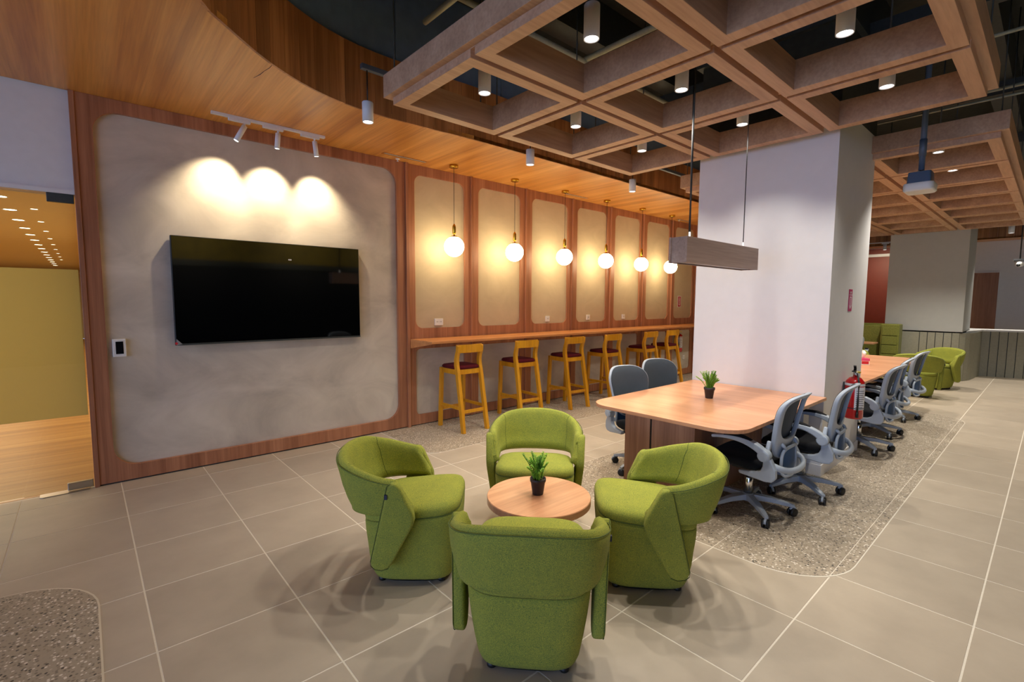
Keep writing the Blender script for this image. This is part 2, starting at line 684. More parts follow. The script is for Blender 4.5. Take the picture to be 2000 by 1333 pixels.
def inside(poly, x, y):
    r = False
    for i in range(len(poly)):
        (xa, ya), (xb, yb) = poly[i - 1], poly[i]
        if (ya > y) != (yb > y) and x < (xb - xa) * (y - ya) / (yb - ya) + xa:
            r = not r
    return r


gap = 0.004
tiles = {}
for i in range(-2, 30):
    for j in range(-1, 9):
        x0, y0 = T0x + G * i, T0y + G * j
        y1 = min(y0 + G, WY - 0.002)
        if x0 < -0.13 * (y1 + 1) - 1.0:
            continue
        if any(all(inside(z, x, y) for x in (x0 + .01, x0 + G - .01) for y in (y0 + .01, y1 - .01)) for z in ZONES):
            continue
        if i > 24 and j > 4:
            continue
        h = round(y1 - y0, 3)
        if h not in tiles:
            q = MB()
            q.box(gap, G - gap, gap, h - gap, -0.010, 0.0)
            t = q.build('floor_tile', 'floor_tile', floor, bevel=0.0008)
            tiles[h] = t
        else:
            t = tiles[h].copy()
            COL.objects.link(t)
        t.location = (x0, y0, 0)
rest = MB()
for i in range(-14, 40):
    for j in range(-15, 9):
        x0, y0 = T0x + G * i, T0y + G * j
        vis = (-2 <= i < 30 and -1 <= j < 9 and not x0 < -0.13 * (min(y0 + G, WY) + 1) - 1.0 and not (i > 24 and j > 4))
        if vis or x0 > 23 or x0 < -8.5:
            continue
        rest.box(x0 + gap, x0 + G - gap, y0 + gap, min(y0 + G, WY) - gap, -0.010, 0.0)
o = rest.build('tile_field', 'floor_tile', floor)
o['kind'] = 'stuff'
for z in ZONES:
    xs, ys = [p[0] for p in z], [p[1] for p in z]
    # light border strip under the terrazzo slabs
    m = MB()
    cx, cy = (min(xs) + max(xs)) / 2, (min(ys) + max(ys)) / 2
    big = [(x + (0.008 if x > cx else -0.008), y + (0.008 if y > cy else -0.008)) for x, y in z]
    m.prism([(x, min(y, WY - .001)) for x, y in big], -0.003, 0.0012)
    m.build('terrazzo_border', 'terrazzo_trim', floor)
    i0, i1 = math.floor((min(xs) - T0x) / G), math.ceil((max(xs) - T0x) / G)
    j0, j1 = math.floor((min(ys) - T0y) / G), math.ceil((max(ys) - T0y) / G)
    for i in range(i0, i1):
        for j in range(j0, j1):
            x0, y0 = T0x + G * i, T0y + G * j
            p = clip_poly(z, x0 + .003, x0 + G - .003, y0 + .003, y0 + G - .003)
            if len(p) < 3:
                continue
            m = MB()
            m.prism(p, 0.0, 0.003)
            m.build('terrazzo_slab', 'terrazzo', floor)
m = MB()
m.box(-6.5, 0.02, WY, 25, -0.12, -0.004)
m.build('passage_base', 'passage_floor_wood', floor)
rng = random.Random(3)
for k in range(22):
    x = 0.0
    for q in range(3):
        L = rng.uniform(0.9, 1.7) if q == 0 else 1.5
        m = MB()
        m.box(x - L + 0.0015, x, WY + 0.03 + 0.19 * k, WY + 0.03 + 0.19 * k + 0.1885, -0.012, 0.0)
        m.build('floor_plank', 'passage_floor_wood', floor)
        x -= L

# ------------------------------------------------------------------ ceilings
EDGE = [(0.0, -2.2), (0.0, 0.4), (0.06, 1.65), (0.24, 2.6), (0.566, 3.18), (0.70, 3.345), (1.064, 3.69), (1.474, 3.93), (1.9, 4.04), (2.4, 4.045), (3.0, 4.01)]
edge = [(p[0], p[1]) for p in catmull([(x, y, 0) for x, y in EDGE], 6)] + [(17.3, 4.01)]
m = MB()
m.box(-9, 24, -9, 26, SLAB, SLAB + 0.15)
ceiling = structure(m.build('ceiling', 'dark_ceiling'))
m = MB()
poly = edge + [(17.3, -8.0), (XF + .1, -8.0), (XF + .1, WY), (-4.2, WY), (-4.2, -2.2)]
m.prism(poly, CZ, CZ + 0.035)
m.build('soffit', 'soffit_wood', ceiling)
# a hairline split in the veneer
m = MB()
crack = [(1.073, 3.706), (1.062, 3.775), (1.058, 3.85), (1.040, 3.93), (1.030, 4.02)]
m.tube([(x + (.006 if i % 2 else -.004), y, CZ - .0004) for i, (x, y) in enumerate(crack)], [.0012, .002, .0015, .0026, .001], 6)
m.build('veneer_split', 'black_plastic', ceiling)
# fascia: upright boards along the soffit's edge
full = edge[:-1] + [(x, 4.01) for x in (3.2, 17.3)]
acc, bw = [], 0.148
path = full + [(17.3, -3.0)]
seg, rem = [], 0.0
pts = [Vector((x, y, 0)) for x, y in path]
L = [0.0]
for a, b in zip(pts, pts[1:]):
    L.append(L[-1] + (b - a).length)


def at(d):
    d = max(0, min(d, L[-1] - 1e-6))
    for i in range(len(L) - 1):
        if L[i + 1] >= d:
            return pts[i].lerp(pts[i + 1], (d - L[i]) / (L[i + 1] - L[i]))


d = 1.6
base_plank = None
while d < L[-1] - bw:
    a, b = at(d), at(d + bw)
    dx = b - a
    if base_plank is None:
        q = MB()
        q.box(0.0008, bw - 0.0008, 0.0, 0.018, CZ - 0.004, 3.70)
        base_plank = q.build('fascia_plank', 'fascia_wood', ceiling)
        k = base_plank
    else:
        k = base_plank.copy()
        COL.objects.link(k)
    k.location = (a.x, a.y, 0)
    k.rotation_euler = (0, 0, math.atan2(dx.y, dx.x))
    k.scale = (dx.length / bw, 1, 1)
    d += bw
# dark boarding above the fascia, up to the slab
d = 0.2
while d < L[-1] - 1.0:
    n = 6
    ring = [at(d + 1.2 * k / n) for k in range(n + 1)]
    q = MB()
    out = []
    for k, p in enumerate(ring):
        t = (ring[min(k + 1, n)] - ring[max(k - 1, 0)]).normalized()
        out.append((p + Vector((-t.y, t.x, 0)) * 0.03, p + Vector((-t.y, t.x, 0)) * 0.045))
    poly = [(a.x, a.y) for a, b in out] + [(b.x, b.y) for a, b in reversed(out)]
    q.prism(poly, 3.66, SLAB)
    q.build('plenum_board', 'navy_paint', ceiling)
    d += 1.206

# slab beams and services above the open cells
for i, y in enumerate((-1.4, 0.6, 3.22)):
    m = MB()
    m.box(-2, 18, y - 0.11, y + 0.11, 4.06, SLAB)
    m.build('ceiling_beam', 'dark_steel', ceiling)
for i, x in enumerate((1.2, 2.98, 5.45, 7.9, 10.4, 12.9)):
    m = MB()
    m.box(x - 0.05, x + 0.05, -4, 3.9, 3.92, 4.06)
    m.build('ceiling_channel', 'dark_steel', ceiling)


def pipe(pts, r, mat, label, name='conduit_pipe', group='service pipes above the coffered canopies', cat='pipe'):
    o = MB().tube(pts, r, 10).build(name, mat)
    tag(o, label, cat, group)
    return o


# ------------------------------------------------------------------ walls
m = MB()
m.box(0.0, XF + .2, WY + 0.012, WY + 0.16, 0, SLAB)
wall_back = structure(m.build('wall_back', 'wall_plaster'))
wallx = MB()
wallx.box(-6.5, 0.0, WY + 0.012, WY + 0.16, 2.392, SLAB)
structure(wallx.build('wall_left', 'white_paint'))


def framed(x0, x1, z0, z1, holes, thick, name='panel_frame', proud=0.0):
    """wood sheet with round-cornered openings (built as strips around each opening), plaster shows at its back"""
    m = MB()
    y1, y0 = WY + 0.012, WY - thick
    zs = sorted(holes, key=lambda h: h[2])
    edges = [z0] + [v for a, b in zip(zs, zs[1:]) for v in ((a[3] + b[2]) / 2,)] + [z1]
    for (hx0, hx1, hz0, hz1, r), lo, hi in zip(zs, edges, edges[1:]):
        inner = rrect(hx0, hx1, hz0, hz1, r, 8)
        outer = []
        cx, cz = (hx0 + hx1) / 2, (hz0 + hz1) / 2
        n = 9
        # outer outline with matching point count: each corner fan collapses to the corner itself
        for cor in ((x0, lo), (x1, lo), (x1, hi), (x0, hi)):
            outer += [cor] * n
        m.ringplate(outer, inner, y0, y1, 'xz')
    return m.build(name, 'panel_wood', wall_back, bevel=0.003)


# television wall
framed(0.034, 2.925, 0.012, CZ, [(0.135, 2.815, 0.14, 3.085, 0.17)], 0.024)
m = MB()
m.box(0.0, 0.034, WY - 0.035, WY + 0.16, 0.0, CZ)
structure(m.build('trim_1', 'panel_wood', bevel=0.003))
m = MB()
m.box(2.925, 2.965, WY - 0.045, WY + 0.012, 0.0, CZ)
structure(m.build('trim_2', 'panel_wood', bevel=0.003))
BAYX = [2.965, 3.935, 4.935, 5.955, 6.960, 7.960, 8.985, 9.95]
for k in range(7):
    a, b = BAYX[k], BAYX[k + 1]
    framed(a, b, 0.012, CZ, [(a + 0.095, b - 0.135, 0.135, 0.965, 0.06), (a + 0.095, b - 0.135, 1.222, 3.075, 0.10)], 0.014)
    MB().box(a + .05, b - .09, WY + 0.006, WY + 0.0118, 1.20, 3.10).build('inset_board', 'bar_plaster', wall_back)
    m = MB()
    m.box(b - 0.040, b - 0.012, WY - 0.036, WY - 0.013, 0.012, CZ)
    m.build('batten', 'panel_wood', wall_back, bevel=0.002)
m = MB()
m.box(9.95, 10.06, WY - 0.05, WY + 0.012, 0.0, CZ)
structure(m.build('trim_3', 'panel_wood', bevel=0.003))
m = MB()
m.box(0.034, 9.95, WY - 0.006, WY + 0.012, 0.0, 0.012)
structure(m.build('baseboard_back', 'dark_steel'))

# far end: white wall, red bay, timber doors
m = MB()
m.box(XF, XF + 0.15, -9, WY, 0, SLAB)
wall_far = structure(m.build('wall_far', 'white_paint'))
m = MB()
m.box(XF - 0.03, XF, 2.75, WY - .01, 0, CZ - .01)
m.build('red_panel', 'red_paint', wall_far)
m = MB()
m.box(XF - 0.09, XF - 0.03, 2.75, WY - .01, 2.93, 3.01)
structure(m.build('trim_4', 'white_paint'))
door = structure(MB().box(XF - 0.035, XF, 1.05, 1.55, 0.0, 2.37).build('door_2', 'door_wood', bevel=0.003))
q = MB()
q.ringplate([(1.03, 0), (1.57, 0), (1.57, 2.39), (1.03, 2.39)], [(1.05, 0), (1.55, 0), (1.55, 2.37), (1.05, 2.37)], XF - 0.04, XF - 0.001, 'yz')
q.build('door_frame', 'white_paint', door)

# opposite side (seen only as a reflection in the television): dark lower wall, band, ochre upper wall
m = MB()
m.box(-5.0, 24, -5.2, -5.05, 0, 2.45)
wr = structure(m.build('wall_right', 'shadow_wall'))
MB().box(-5.0, 24, -5.2, -5.0, 2.45, 2.62).build('ledge', 'dark_steel', wr)
MB().box(-5.0, 24, -5.2, -5.05, 2.62, SLAB).build('upper_wall', 'olive_wall', wr)

for x in (2.2, 5.0, 7.8):  # added unseen lamps that brighten the opposite wall for the television's reflection
    t = thing('added_wall_light', 'added unseen light for the opposite wall across the aisle, outside the frame, ' + {2.2: 'first', 5.0: 'middle', 7.8: 'last'}[x] + ' of three', 'ceiling light', (x, -3.4, 3.5))
    MB().cyl((0, 0, 0), (0, -.06, .16), 0.05, n=16).build('housing', 'black_plastic', t)
    MB().cyl((0, -.03, .15), (0, -.03, SLAB - 3.5), 0.006, n=6).build('rod', 'black_plastic', t)
    lamp('SPOT', 'beam', (0, -.08, -.02), 240, WARM, t, spot_size=math.radians(110), spot_blend=.8, shadow_soft_size=.04, aim=(0, -1.7, -.35))

# passage behind the glass door
m = MB()
m.box(0.02, 0.14, WY + 0.16, 25, 0, 2.6)
pw = structure(m.build('wall_passage', 'passage_paint'))
MB().box(-6.5, -6.38, WY + 0.16, 25, 0, 2.6).build('side_wall', 'passage_paint', pw)
MB().box(-6.5, 0.14, 25, 25.1, 0, 2.6).build('end_wall', 'passage_paint', pw)
MB().box(-6.5, 0.14, WY + 0.16, 25.1, 2.6, 2.7).build('passage_ceiling', 'passage_paint', ceiling)
lamp('AREA', 'passage_light', (-1.6, 9.0, 2.57), PASSAGE_W, WARM, shape='RECTANGLE', size=2.2, size_y=6.0)
lamp('AREA', 'passage_light', (-2.2, 17.0, 2.57), PASSAGE_W, WARM, shape='RECTANGLE', size=2.2, size_y=9.0)
ORD = 'first second third fourth fifth sixth seventh eighth ninth tenth eleventh twelfth thirteenth fourteenth fifteenth'.split()
for r, (x, y0, n, dy, rad) in enumerate(((-0.575, 7.2, 15, 1.0, 0.055), (-0.36, 7.95, 9, 1.25, 0.03))):
    for k in range(n):
        t = thing('recessed_downlight', '', 'ceiling light', (x, y0 + dy * k, 2.6), 0, 'recessed downlights of the passage')
        MB().lathe([(rad * 1.2, -0.004), (rad * 1.2, 0.0), (rad, 0.0)], 14, cap0=False, cap1=False).build('rim', 'white_metal', t)
        MB().lathe([(0.001, -0.002), (rad, -0.002), (rad, 0.0)], 14).build('lens', 'warm_lens_glow', t)
        t['label'] = ('bright', 'small dim')[r] + ' recessed light of the ' + ('left', 'right')[r] + ' row behind the glass door, ' + ORD[k] + ' from the front'

# glass door of the passage
gd = structure(MB().box(-1.02, -0.004, WY - 0.006, WY + 0.006, 0.02, 2.378).build('door_1', 'clear_glass'))
MB().box(-1.02, -0.010, WY + 0.0065, WY + 0.0085, 0.615, 1.80).build('frosted_film', 'frosted_film', gd)
MB().box(-0.165, -0.006, WY - 0.016, WY + 0.016, 2.318, 2.39).build('top_patch', 'dark_steel', gd, bevel=0.004)
MB().box(-0.165, -0.006, WY - 0.016, WY + 0.016, 0.012, 0.072).build('bottom_patch', 'brushed_steel', gd, bevel=0.004)
MB().prism(rrect(-0.33, -0.03, WY - 0.05, WY + 0.05, 0.02, 3), 0.0, 0.006).build('floor_spring_plate', 'brushed_steel', gd)
fixed = structure(MB().box(-3.6, -1.03, WY - 0.006, WY + 0.006, 0.02, 2.39).build('window_1', 'clear_glass'))
MB().box(-3.6, -1.03, WY + 0.0065, WY + 0.0085, 0.615, 1.80).build('frosted_film', 'frosted_film', fixed)
MB().box(-3.6, 0.0, WY - 0.02, WY + 0.02, 2.388, 2.42).build('head_rail', 'white_paint', fixed)

# ------------------------------------------------------------------ columns
def column(x0, x1, y0, y1, z0, mat):
    c_ = structure(MB().box(x0, x1, y0, y1, z0, 3.236).build('column', mat))
    MB().box(x0, x1, y0, y1, 3.236, SLAB).build('upper_shaft', 'dark_ceiling', c_)
    if z0 == 0:
        q = MB()
        q.ringplate([(x0 - .013, y0 - .013), (x1 + .013, y0 - .013), (x1 + .013, y1 + .013), (x0 - .013, y1 + .013)],
                    [(x0 - .0005, y0 - .0005), (x1 + .0005, y0 - .0005), (x1 + .0005, y1 + .0005), (x0 - .0005, y1 + .0005)], 0.0, 0.105, 'xy')
        q.build('baseboard', 'column_paint', c_, bevel=0.004)
    # square cap against the slab
    MB().box(x0 - .05, x1 + .05, y0 - .05, y1 + .05, 3.95, SLAB).build('column_cap', 'dark_steel', c_)
    return c_


column(4.91, 6.10, 1.325, 2.575, 0, 'column_paint')
column(13.05, 14.25, 1.21, 2.46, 0.99, 'grey_paint')

# low grooved wainscot round the far column and half wall beyond
wp = [Vector((x, y, 0)) for x, y in ((13.0, 4.2), (13.0, 1.85))] 
arc = catmull([(13.0, 1.85, 0), (13.0, 1.46, 0), (13.04, 1.30, 0), (13.14, 1.18, 0), (13.34, 1.10, 0), (13.7, 1.06, 0), (14.4, 1.02, 0)], 8)
half = [Vector((14.4, 1.02, 0)), Vector((15.35, -3.2, 0))]
core = [(13.02, 4.2), (13.02, 1.46)] + [(p.x + .02, p.y + .02) for p in arc[10:]] + [(15.37, -3.2), (15.75, -3.2), (14.8, 1.3), (14.5, 4.2)]
hw = structure(MB().prism(core, 0, 0.965).build('wall_low', 'dark_steel'))
MB().box(12.985, 13.02, 1.86, 4.2, 0, 0.965).build('plain_panel', 'wainscot_paint', hw)


def slats(path, step):
    P = path
    LL = [0.0]
    for a, b in zip(P, P[1:]):
        LL.append(LL[-1] + (b - a).length)
    d = 0.0
    while d < LL[-1] - 0.05:
        e = min(d + step - 0.012, LL[-1])
        def f(t):
            for i in range(len(LL) - 1):
                if LL[i + 1] >= t - 1e-9:
                    return P[i].lerp(P[i + 1], (t - LL[i]) / (LL[i + 1] - LL[i]))
        a, b = f(d), f(e)
        t = (b - a).normalized()
        n = Vector((-t.y, t.x, 0))
        q = MB()
        q.prism([(a.x, a.y), (b.x, b.y), ((b + n * .02).x, (b + n * .02).y), ((a + n * .02).x, (a + n * .02).y)], 0.0, 0.965)
        q.build('wainscot_slat', 'wainscot_paint', hw)
        d += step


slats(arc, 0.125)
slats(half, 0.135)
MB().prism([(13.25, 1.17), (14.36, 1.0), (15.34, -3.2), (15.8, -3.2), (14.9, 1.3), (14.5, 4.2), (14.26, 4.2), (14.26, 1.2)], 0.968, 1.0).build('ledge_top', 'white_paint', hw)

# ================================================================== COFFERED CANOPIES
def canopy(name, label, xs, ys, px, py, nx, ny, z0=3.0):
    """nx x ny square timber coffers with a set-back band round the outside, hung on thin rods"""
    t = thing(name, label, 'ceiling canopy', (xs, ys, z0), 0, 'coffered timber canopies')
    wx, wy, th, h = px - 0.042, py - 0.042, 0.088, 0.195
    proto = None
    for i in range(nx):
        for j in range(ny):
            if proto is None:
                m = MB()
                o_ = [(0, 0), (wx, 0), (wx, wy), (0, wy)]
                n_ = [(th, th), (wx - th, th), (wx - th, wy - th), (th, wy - th)]
                m.ringplate(o_, n_, 0.0, h, 'xy')
                proto = m.build('coffer', 'coffer_wood', t, bevel=0.002)
                k = proto
            else:
                k = proto.copy()
                COL.objects.link(k)
            k.location = (i * px + 0.021, j * py + 0.021, 0)
    # strips closing the joints from above, so that each joint reads as a groove
    X, Y = nx * px, ny * py
    for i in range(1, nx):
        MB().box(i * px - 0.05, i * px + 0.05, 0.02, Y - 0.02, 0.045, 0.19).build('joint_strip', 'coffer_wood', t)
    for j in range(1, ny):
        MB().box(0.02, X - 0.02, j * py - 0.05, j * py + 0.05, 0.046, 0.188).build('joint_strip', 'coffer_wood', t)
    b = 0.03
    for (x0, x1, y0, y1) in ((-b, 0.022, -b, Y + b), (X - 0.022, X + b, -b, Y + b), (0.022, X - 0.022, -b, 0.022), (0.022, X - 0.022, Y - 0.022, Y + b)):
        MB().box(x0, x1, y0, y1, 0.052, 0.212).build('band_board', 'coffer_wood', t, bevel=0.002)
    for i in range(0, nx + 1):
        for j in (0, ny):
            MB().cyl((min(max(i * px, .03), X - .03), min(max(j * py, .03), Y - .03), 0.2), (min(max(i * px, .03), X - .03), min(max(j * py, .03), Y - .03), SLAB - z0), 0.005, n=6).build('hanger_rod', 'dark_steel', t)
    return t


canopy('coffered_canopy', 'nearer timber coffered canopy of nine square cells hung over the shared tables', 1.765, 0.395, 1.004, 0.988, 3, 3)
canopy('coffered_canopy', 'farther long timber coffered canopy behind the white column and projector', 5.985, 0.395, 1.004, 0.988, 7, 3)

# ------------------------------------------------------------------ cylinder downlights in the coffers
def cylinder_light(name, loc, label, group, r=0.046, h=0.185, power=DOWN_W, cable_to=None, cable=0.006, cone=112, tint=NEUT):
    t = thing(name, label, 'ceiling light', loc, 0, group)
    MB().lathe([(r * .86, 0.012), (r * .9, 0.0), (r, 0.0), (r, h), (r * .94, h + .004), (0.004, h + .004)], 24, cap0=False).build('housing', 'white_metal', t)
    MB().lathe([(0.001, 0.009), (r * .87, 0.009)], 20, cap0=False, cap1=False).build('lens', 'lens_glow', t)
    m = MB()
    m.cyl((0, 0, h), (0, 0, (cable_to or SLAB - .012) - loc[2]), cable, n=8)
    m.build('suspension_cable', 'black_plastic' if cable_to else 'dark_steel', t)
    if power:
        lamp('SPOT', 'beam', (0, 0, -0.015), power, tint, t, spot_size=math.radians(cone), spot_blend=0.9, shadow_soft_size=0.03)
    return t


GL = 'white cylinder lights hanging in the coffers'
cells = {(0, 1): 'white cylinder light in the left coffer of the front row, above the round table', (1, 0): 'white cylinder light in the coffer nearest the top right of the near canopy',
         (0, 2): 'white cylinder light in the leftmost coffer of the near canopy', (1, 1): 'white cylinder light in the middle coffer of the near canopy',
         (2, 0): 'white cylinder light in the right far corner coffer beside the white column', (1, 2): 'white cylinder light in the back row middle coffer of the near canopy',
         (2, 1): 'white cylinder light in the coffer just above the white column front', (2, 2): 'white cylinder light in the farthest coffer of the near canopy, toward the bar wall',
         (0, 0): 'white cylinder light in the coffer directly before the photographer'}
for (i, j), lab in cells.items():
    cylinder_light('cylinder_light', (1.765 + 1.004 * (i + .5), 0.395 + 0.988 * (j + .5), 3.072), lab, GL)
FAR = {(0, 0): 'round lit light in the first coffer of the far canopy, above the projector', (1, 0): 'round lit light in the second coffer of the far canopy, right of the projector',
       (3, 1): 'cylinder light deep in the far canopy, fourth row', (5, 1): 'cylinder light deep in the far canopy, sixth row', (5, 0): 'cylinder light deep in the far canopy near its end', (1, 2): 'cylinder light in the far canopy behind the white column', (3, 2): 'cylinder light in the far canopy toward the red wall'}
for (i, j), lab in FAR.items():
    cylinder_light('cylinder_light', (5.985 + 1.004 * (i + .5), 0.395 + 0.988 * (j + .5), 3.072), lab, 'cylinder lights of the far canopy', power=DOWN_W * 2.4)

# three hanging from a track along the fascia
tr = MB().box(1.72, 9.6, 3.705, 3.745, 3.37, 3.41).build('light_track', 'slate_metal', bevel=0.003)
tag(tr, 'grey track bar running along the curved timber fascia', 'light track')
for x in (2.9, 4.6, 6.4, 8.4):
    MB().cyl((x, 3.725, 3.41), (x, 3.725, SLAB), 0.006, n=6).build('hanger_rod', 'dark_steel', tr)
for x, lab in ((1.77, 'white pendant cylinder on a black cable, left of the canopy corner'), (3.55, 'white pendant cylinder below the canopy edge, above the second globe'), (5.37, 'white pendant cylinder nearest the white column, under the fascia')):
    cylinder_light('pendant_cylinder', (x, 3.725, 2.975), lab, 'white pendant cylinders along the fascia', 0.043, 0.15, DOWN_W * .8, 3.37, 0.005)

# ------------------------------------------------------------------ spot track on the soffit
t = thing('spot_track', 'white ceiling track with three spotlights above the television', 'spotlight track', (0, 4.95, CZ))
MB().box(0.915, 1.89, -0.018, 0.018, -0.022, 0).build('track_bar', 'white_metal', t, bevel=0.002)
HOT = [(0.96, WY, 2.56), (1.42, WY, 2.56), (1.905, WY, 2.52)]
for k, ((hx, tx), hot) in enumerate(zip(((1.175, 1.105), (1.455, 1.447), (1.79, 1.812)), HOT)):
    MB().box(hx - 0.13, hx + 0.045, -0.016, 0.016, -0.046, -0.022).build('adapter', 'white_metal', t, bevel=0.002)
    top, bot = Vector((hx, 0, -0.068)), Vector((tx, 0.02, -0.205))
    hd = MB().cyl(top, bot, 0.023, n=20).build('spot_head', 'white_metal', t)
    MB().cyl((hx, 0, -0.046), (hx, 0, -0.072), 0.009, n=10).build('swivel', 'white_metal', hd)
    dirv = (bot - top).normalized()
    MB().cyl(bot + dirv * .0005, bot + dirv * .001, 0.018, n=16).build('lens', 'lens_glow', hd)
    p = bot + dirv * 0.012 + Vector((0, 4.95, CZ))
    lamp('SPOT', 'beam', p, TRACK_W, (1.0, 0.82, 0.56), None, spot_size=math.radians(76), spot_blend=1.0, shadow_soft_size=0.018, aim=hot)

# ------------------------------------------------------------------ six globe pendants
gp = thing('globe_pendant', 'lit opal globe pendant nearest the television, first from the left', 'pendant light', (3.43, 4.93, CZ), 0, 'brass globe pendants above the bar')
MB().lathe([(0.001, -0.030), (0.052, -0.030), (0.055, -0.026), (0.055, 0.0)], 28, cap0=False).build('ceiling_rose', 'brass', gp)
MB().cyl((0, 0, -0.03), (0, 0, -0.70), 0.003, n=8).build('cord', 'black_plastic', gp)
MB().lathe([(0.004, -0.69), (0.009, -0.70), (0.019, -0.715), (0.022, -0.73), (0.022, -0.80), (0.018, -0.815), (0.010, -0.822), (0.010, -0.835), (0.030, -0.838), (0.046, -0.848), (0.048, -0.856)], 24).build('socket', 'brass', gp)
MB().ball(0, 0, -0.968, 0.122, 32, 20).build('globe', 'globe_glow', gp)
for k, (x, lab) in enumerate(((4.42, 'lit opal globe pendant above the second yellow stool'), (5.42, 'lit opal globe pendant above the third yellow stool'), (6.42, 'lit opal globe pendant, fourth from the television'),
                              (7.43, 'lit opal globe pendant, fifth from the television'), (8.41, 'lit opal globe pendant partly hidden by the hanging timber beam light'))):
    dup(gp, lab, (x, 4.93, CZ))

# air slots and sprinkler heads in the soffit
for x, y, lab in ((2.845, 5.045, 'slim linear air diffuser in the soffit, left of the first globe'), (5.80, 5.045, 'slim linear air diffuser in the soffit by the third globe'), (9.1, 5.085, 'slim linear air diffuser in the soffit past the last globe')):
    t = thing('air_diffuser', lab, 'air vent', (x, y, CZ), 0, 'linear air diffusers in the soffit')
    MB().ringplate([(-.28, -.035), (.28, -.035), (.28, .035), (-.28, .035)], [(-.265, -.02), (.265, -.02), (.265, .02), (-.265, .02)], -0.004, 0.0, 'xy').build('frame', 'soffit_wood', t)
    MB().box(-.265, .265, -.02, .02, -0.001, 0.0).build('slot', 'black_plastic', t)
    MB().box(-.265, .265, -.004, .004, -0.004, -0.001).build('blade', 'white_metal', t)
for x, y, lab in ((2.80, 5.15, 'small white sprinkler head in the soffit by the television wall'), (9.0, 5.12, 'small white sprinkler head in the soffit past the globes')):
    t = thing('sprinkler_head', lab, 'sprinkler', (x, y, CZ), 0, 'soffit sprinklers')
    MB().lathe([(0.001, -0.006), (0.022, -0.005), (0.026, 0)], 16, cap0=False).build('rose', 'white_metal', t)
    MB().lathe([(0.006, -0.006), (0.006, -0.026), (0.014, -0.028), (0.001, -0.03)], 12).build('head', 'white_metal', t)

# ------------------------------------------------------------------ hanging timber beam light over the table
t = thing('beam_pendant', 'long grey-brown timber beam light hung over the shared table', 'pendant light', (3.285, 1.80, 1.845))
Lx, Wy, Hz = 1.255, 0.145, 0.20
MB().box(0, Lx, 0, 0.016, 0.012, Hz).build('side_board', 'pendant_wood', t, bevel=0.0015)
MB().box(0, Lx, Wy - .016, Wy, 0.012, Hz).build('side_board', 'pendant_wood', t, bevel=0.0015)
MB().box(0.012, 0.026, 0.016, Wy - .016, 0.012, Hz).build('end_board', 'pendant_wood', t)
MB().box(Lx - .026, Lx - .012, 0.016, Wy - .016, 0.012, Hz).build('end_board', 'pendant_wood', t)
MB().box(0.026, Lx - .026, 0.016, Wy - .016, Hz - .02, Hz - .004).build('top_board', 'pendant_wood', t)
MB().box(0.03, Lx - .03, 0.02, Wy - .02, 0.02, 0.035).build('diffuser', 'grey_metal', t)
for x in (0.165, 1.10):
    MB().cyl((x, Wy / 2, Hz - .01), (x, Wy / 2, SLAB - 1.845), 0.006 if x < .5 else 0.004, n=8).build('hanging_rod', 'rod_grey', t)
    MB().lathe([(0.018, Hz - .004), (0.018, Hz + .006), (0.008, Hz + .012), (0.007, Hz + .05)], 12, x, Wy / 2).build('rod_socket', 'white_metal', t)
MB().tube([(0.172, Wy / 2 + .012, Hz), (0.176, Wy / 2 + .012, 0.6), (0.170, Wy / 2 + .012, 1.2), (0.175, Wy / 2 + .012, SLAB - 1.845)], 0.004, 6).build('power_cable', 'black_plastic', t)

# ------------------------------------------------------------------ projector, cameras and far spots
t = thing('projector', 'white and grey ceiling projector hung on a pole between the two canopies', 'projector', (5.55, 0.865, 2.55))
MB().loft([[(x, y, z) for x, y in rrect(-.12 * k, .12 * k, -.105 * k, .105 * k, .04, 6)] for k, z in ((.90, -.012), (1, 0.0), (1.0, .05), (.96, .058))]).build('body', 'white_plastic', t)
MB().loft([[(x, y, z) for x, y in rrect(-.095 * k, .095 * k, -.085 * k, .085 * k, .02, 4)] for k, z in ((1, .059), (.98, .066), (.92, .15), (.9, .155))]).build('mount_box', 'projector_grey', t)
MB().cyl((0, 0, 0.155), (0, 0, SLAB - 2.55), 0.022, n=14).build('pole', 'projector_grey', t)
MB().lathe([(0.028, .155), (0.028, .17), (0.02, .18)], 14).build('pole_collar', 'chrome', t)
MB().cyl((0, 0, .30), (0, 0, .44), 0.027, n=14).build('pole_sleeve', 'slate_metal', t)
MB().cyl((.121, -.03, .022), (.126, -.03, .022), 0.028, n=18).build('lens', 'switch_black', t)
t = thing('dome_camera', 'white dome security camera on a black rod at the right edge', 'security camera', (15.4, 0.60, 2.40))
MB().box(-.10, .10, -.10, .10, 0.10, 0.135).build('mount_plate', 'black_plastic', t)
MB().lathe([(0.085, 0.10), (0.085, 0.05), (0.07, 0.0), (0.04, -.03), (0.001, -.042)], 20).build('dome', 'white_plastic', t)
MB().ball(-.055, .015, 0.0, 0.034, 14, 8).build('lens', 'black_gloss', t)
MB().cyl((0, 0, .135), (0, 0, SLAB - 2.40), 0.012, n=8).build('rod', 'black_plastic', t)
cylinder_light('pendant_cylinder', (15.0, 0.753, 3.07), 'white cylinder spot at far right below the last canopy row', 'far end cylinder lights', 0.05, 0.17, DOWN_W * 3.0)
t = thing('spot_track', 'white track with spotlights in front of the red wall', 'spotlight track', (16.2, 0, 3.1))
MB().box(-.02, .02, 2.2, 4.6, 0.06, 0.085).build('track_bar', 'white_metal', t)
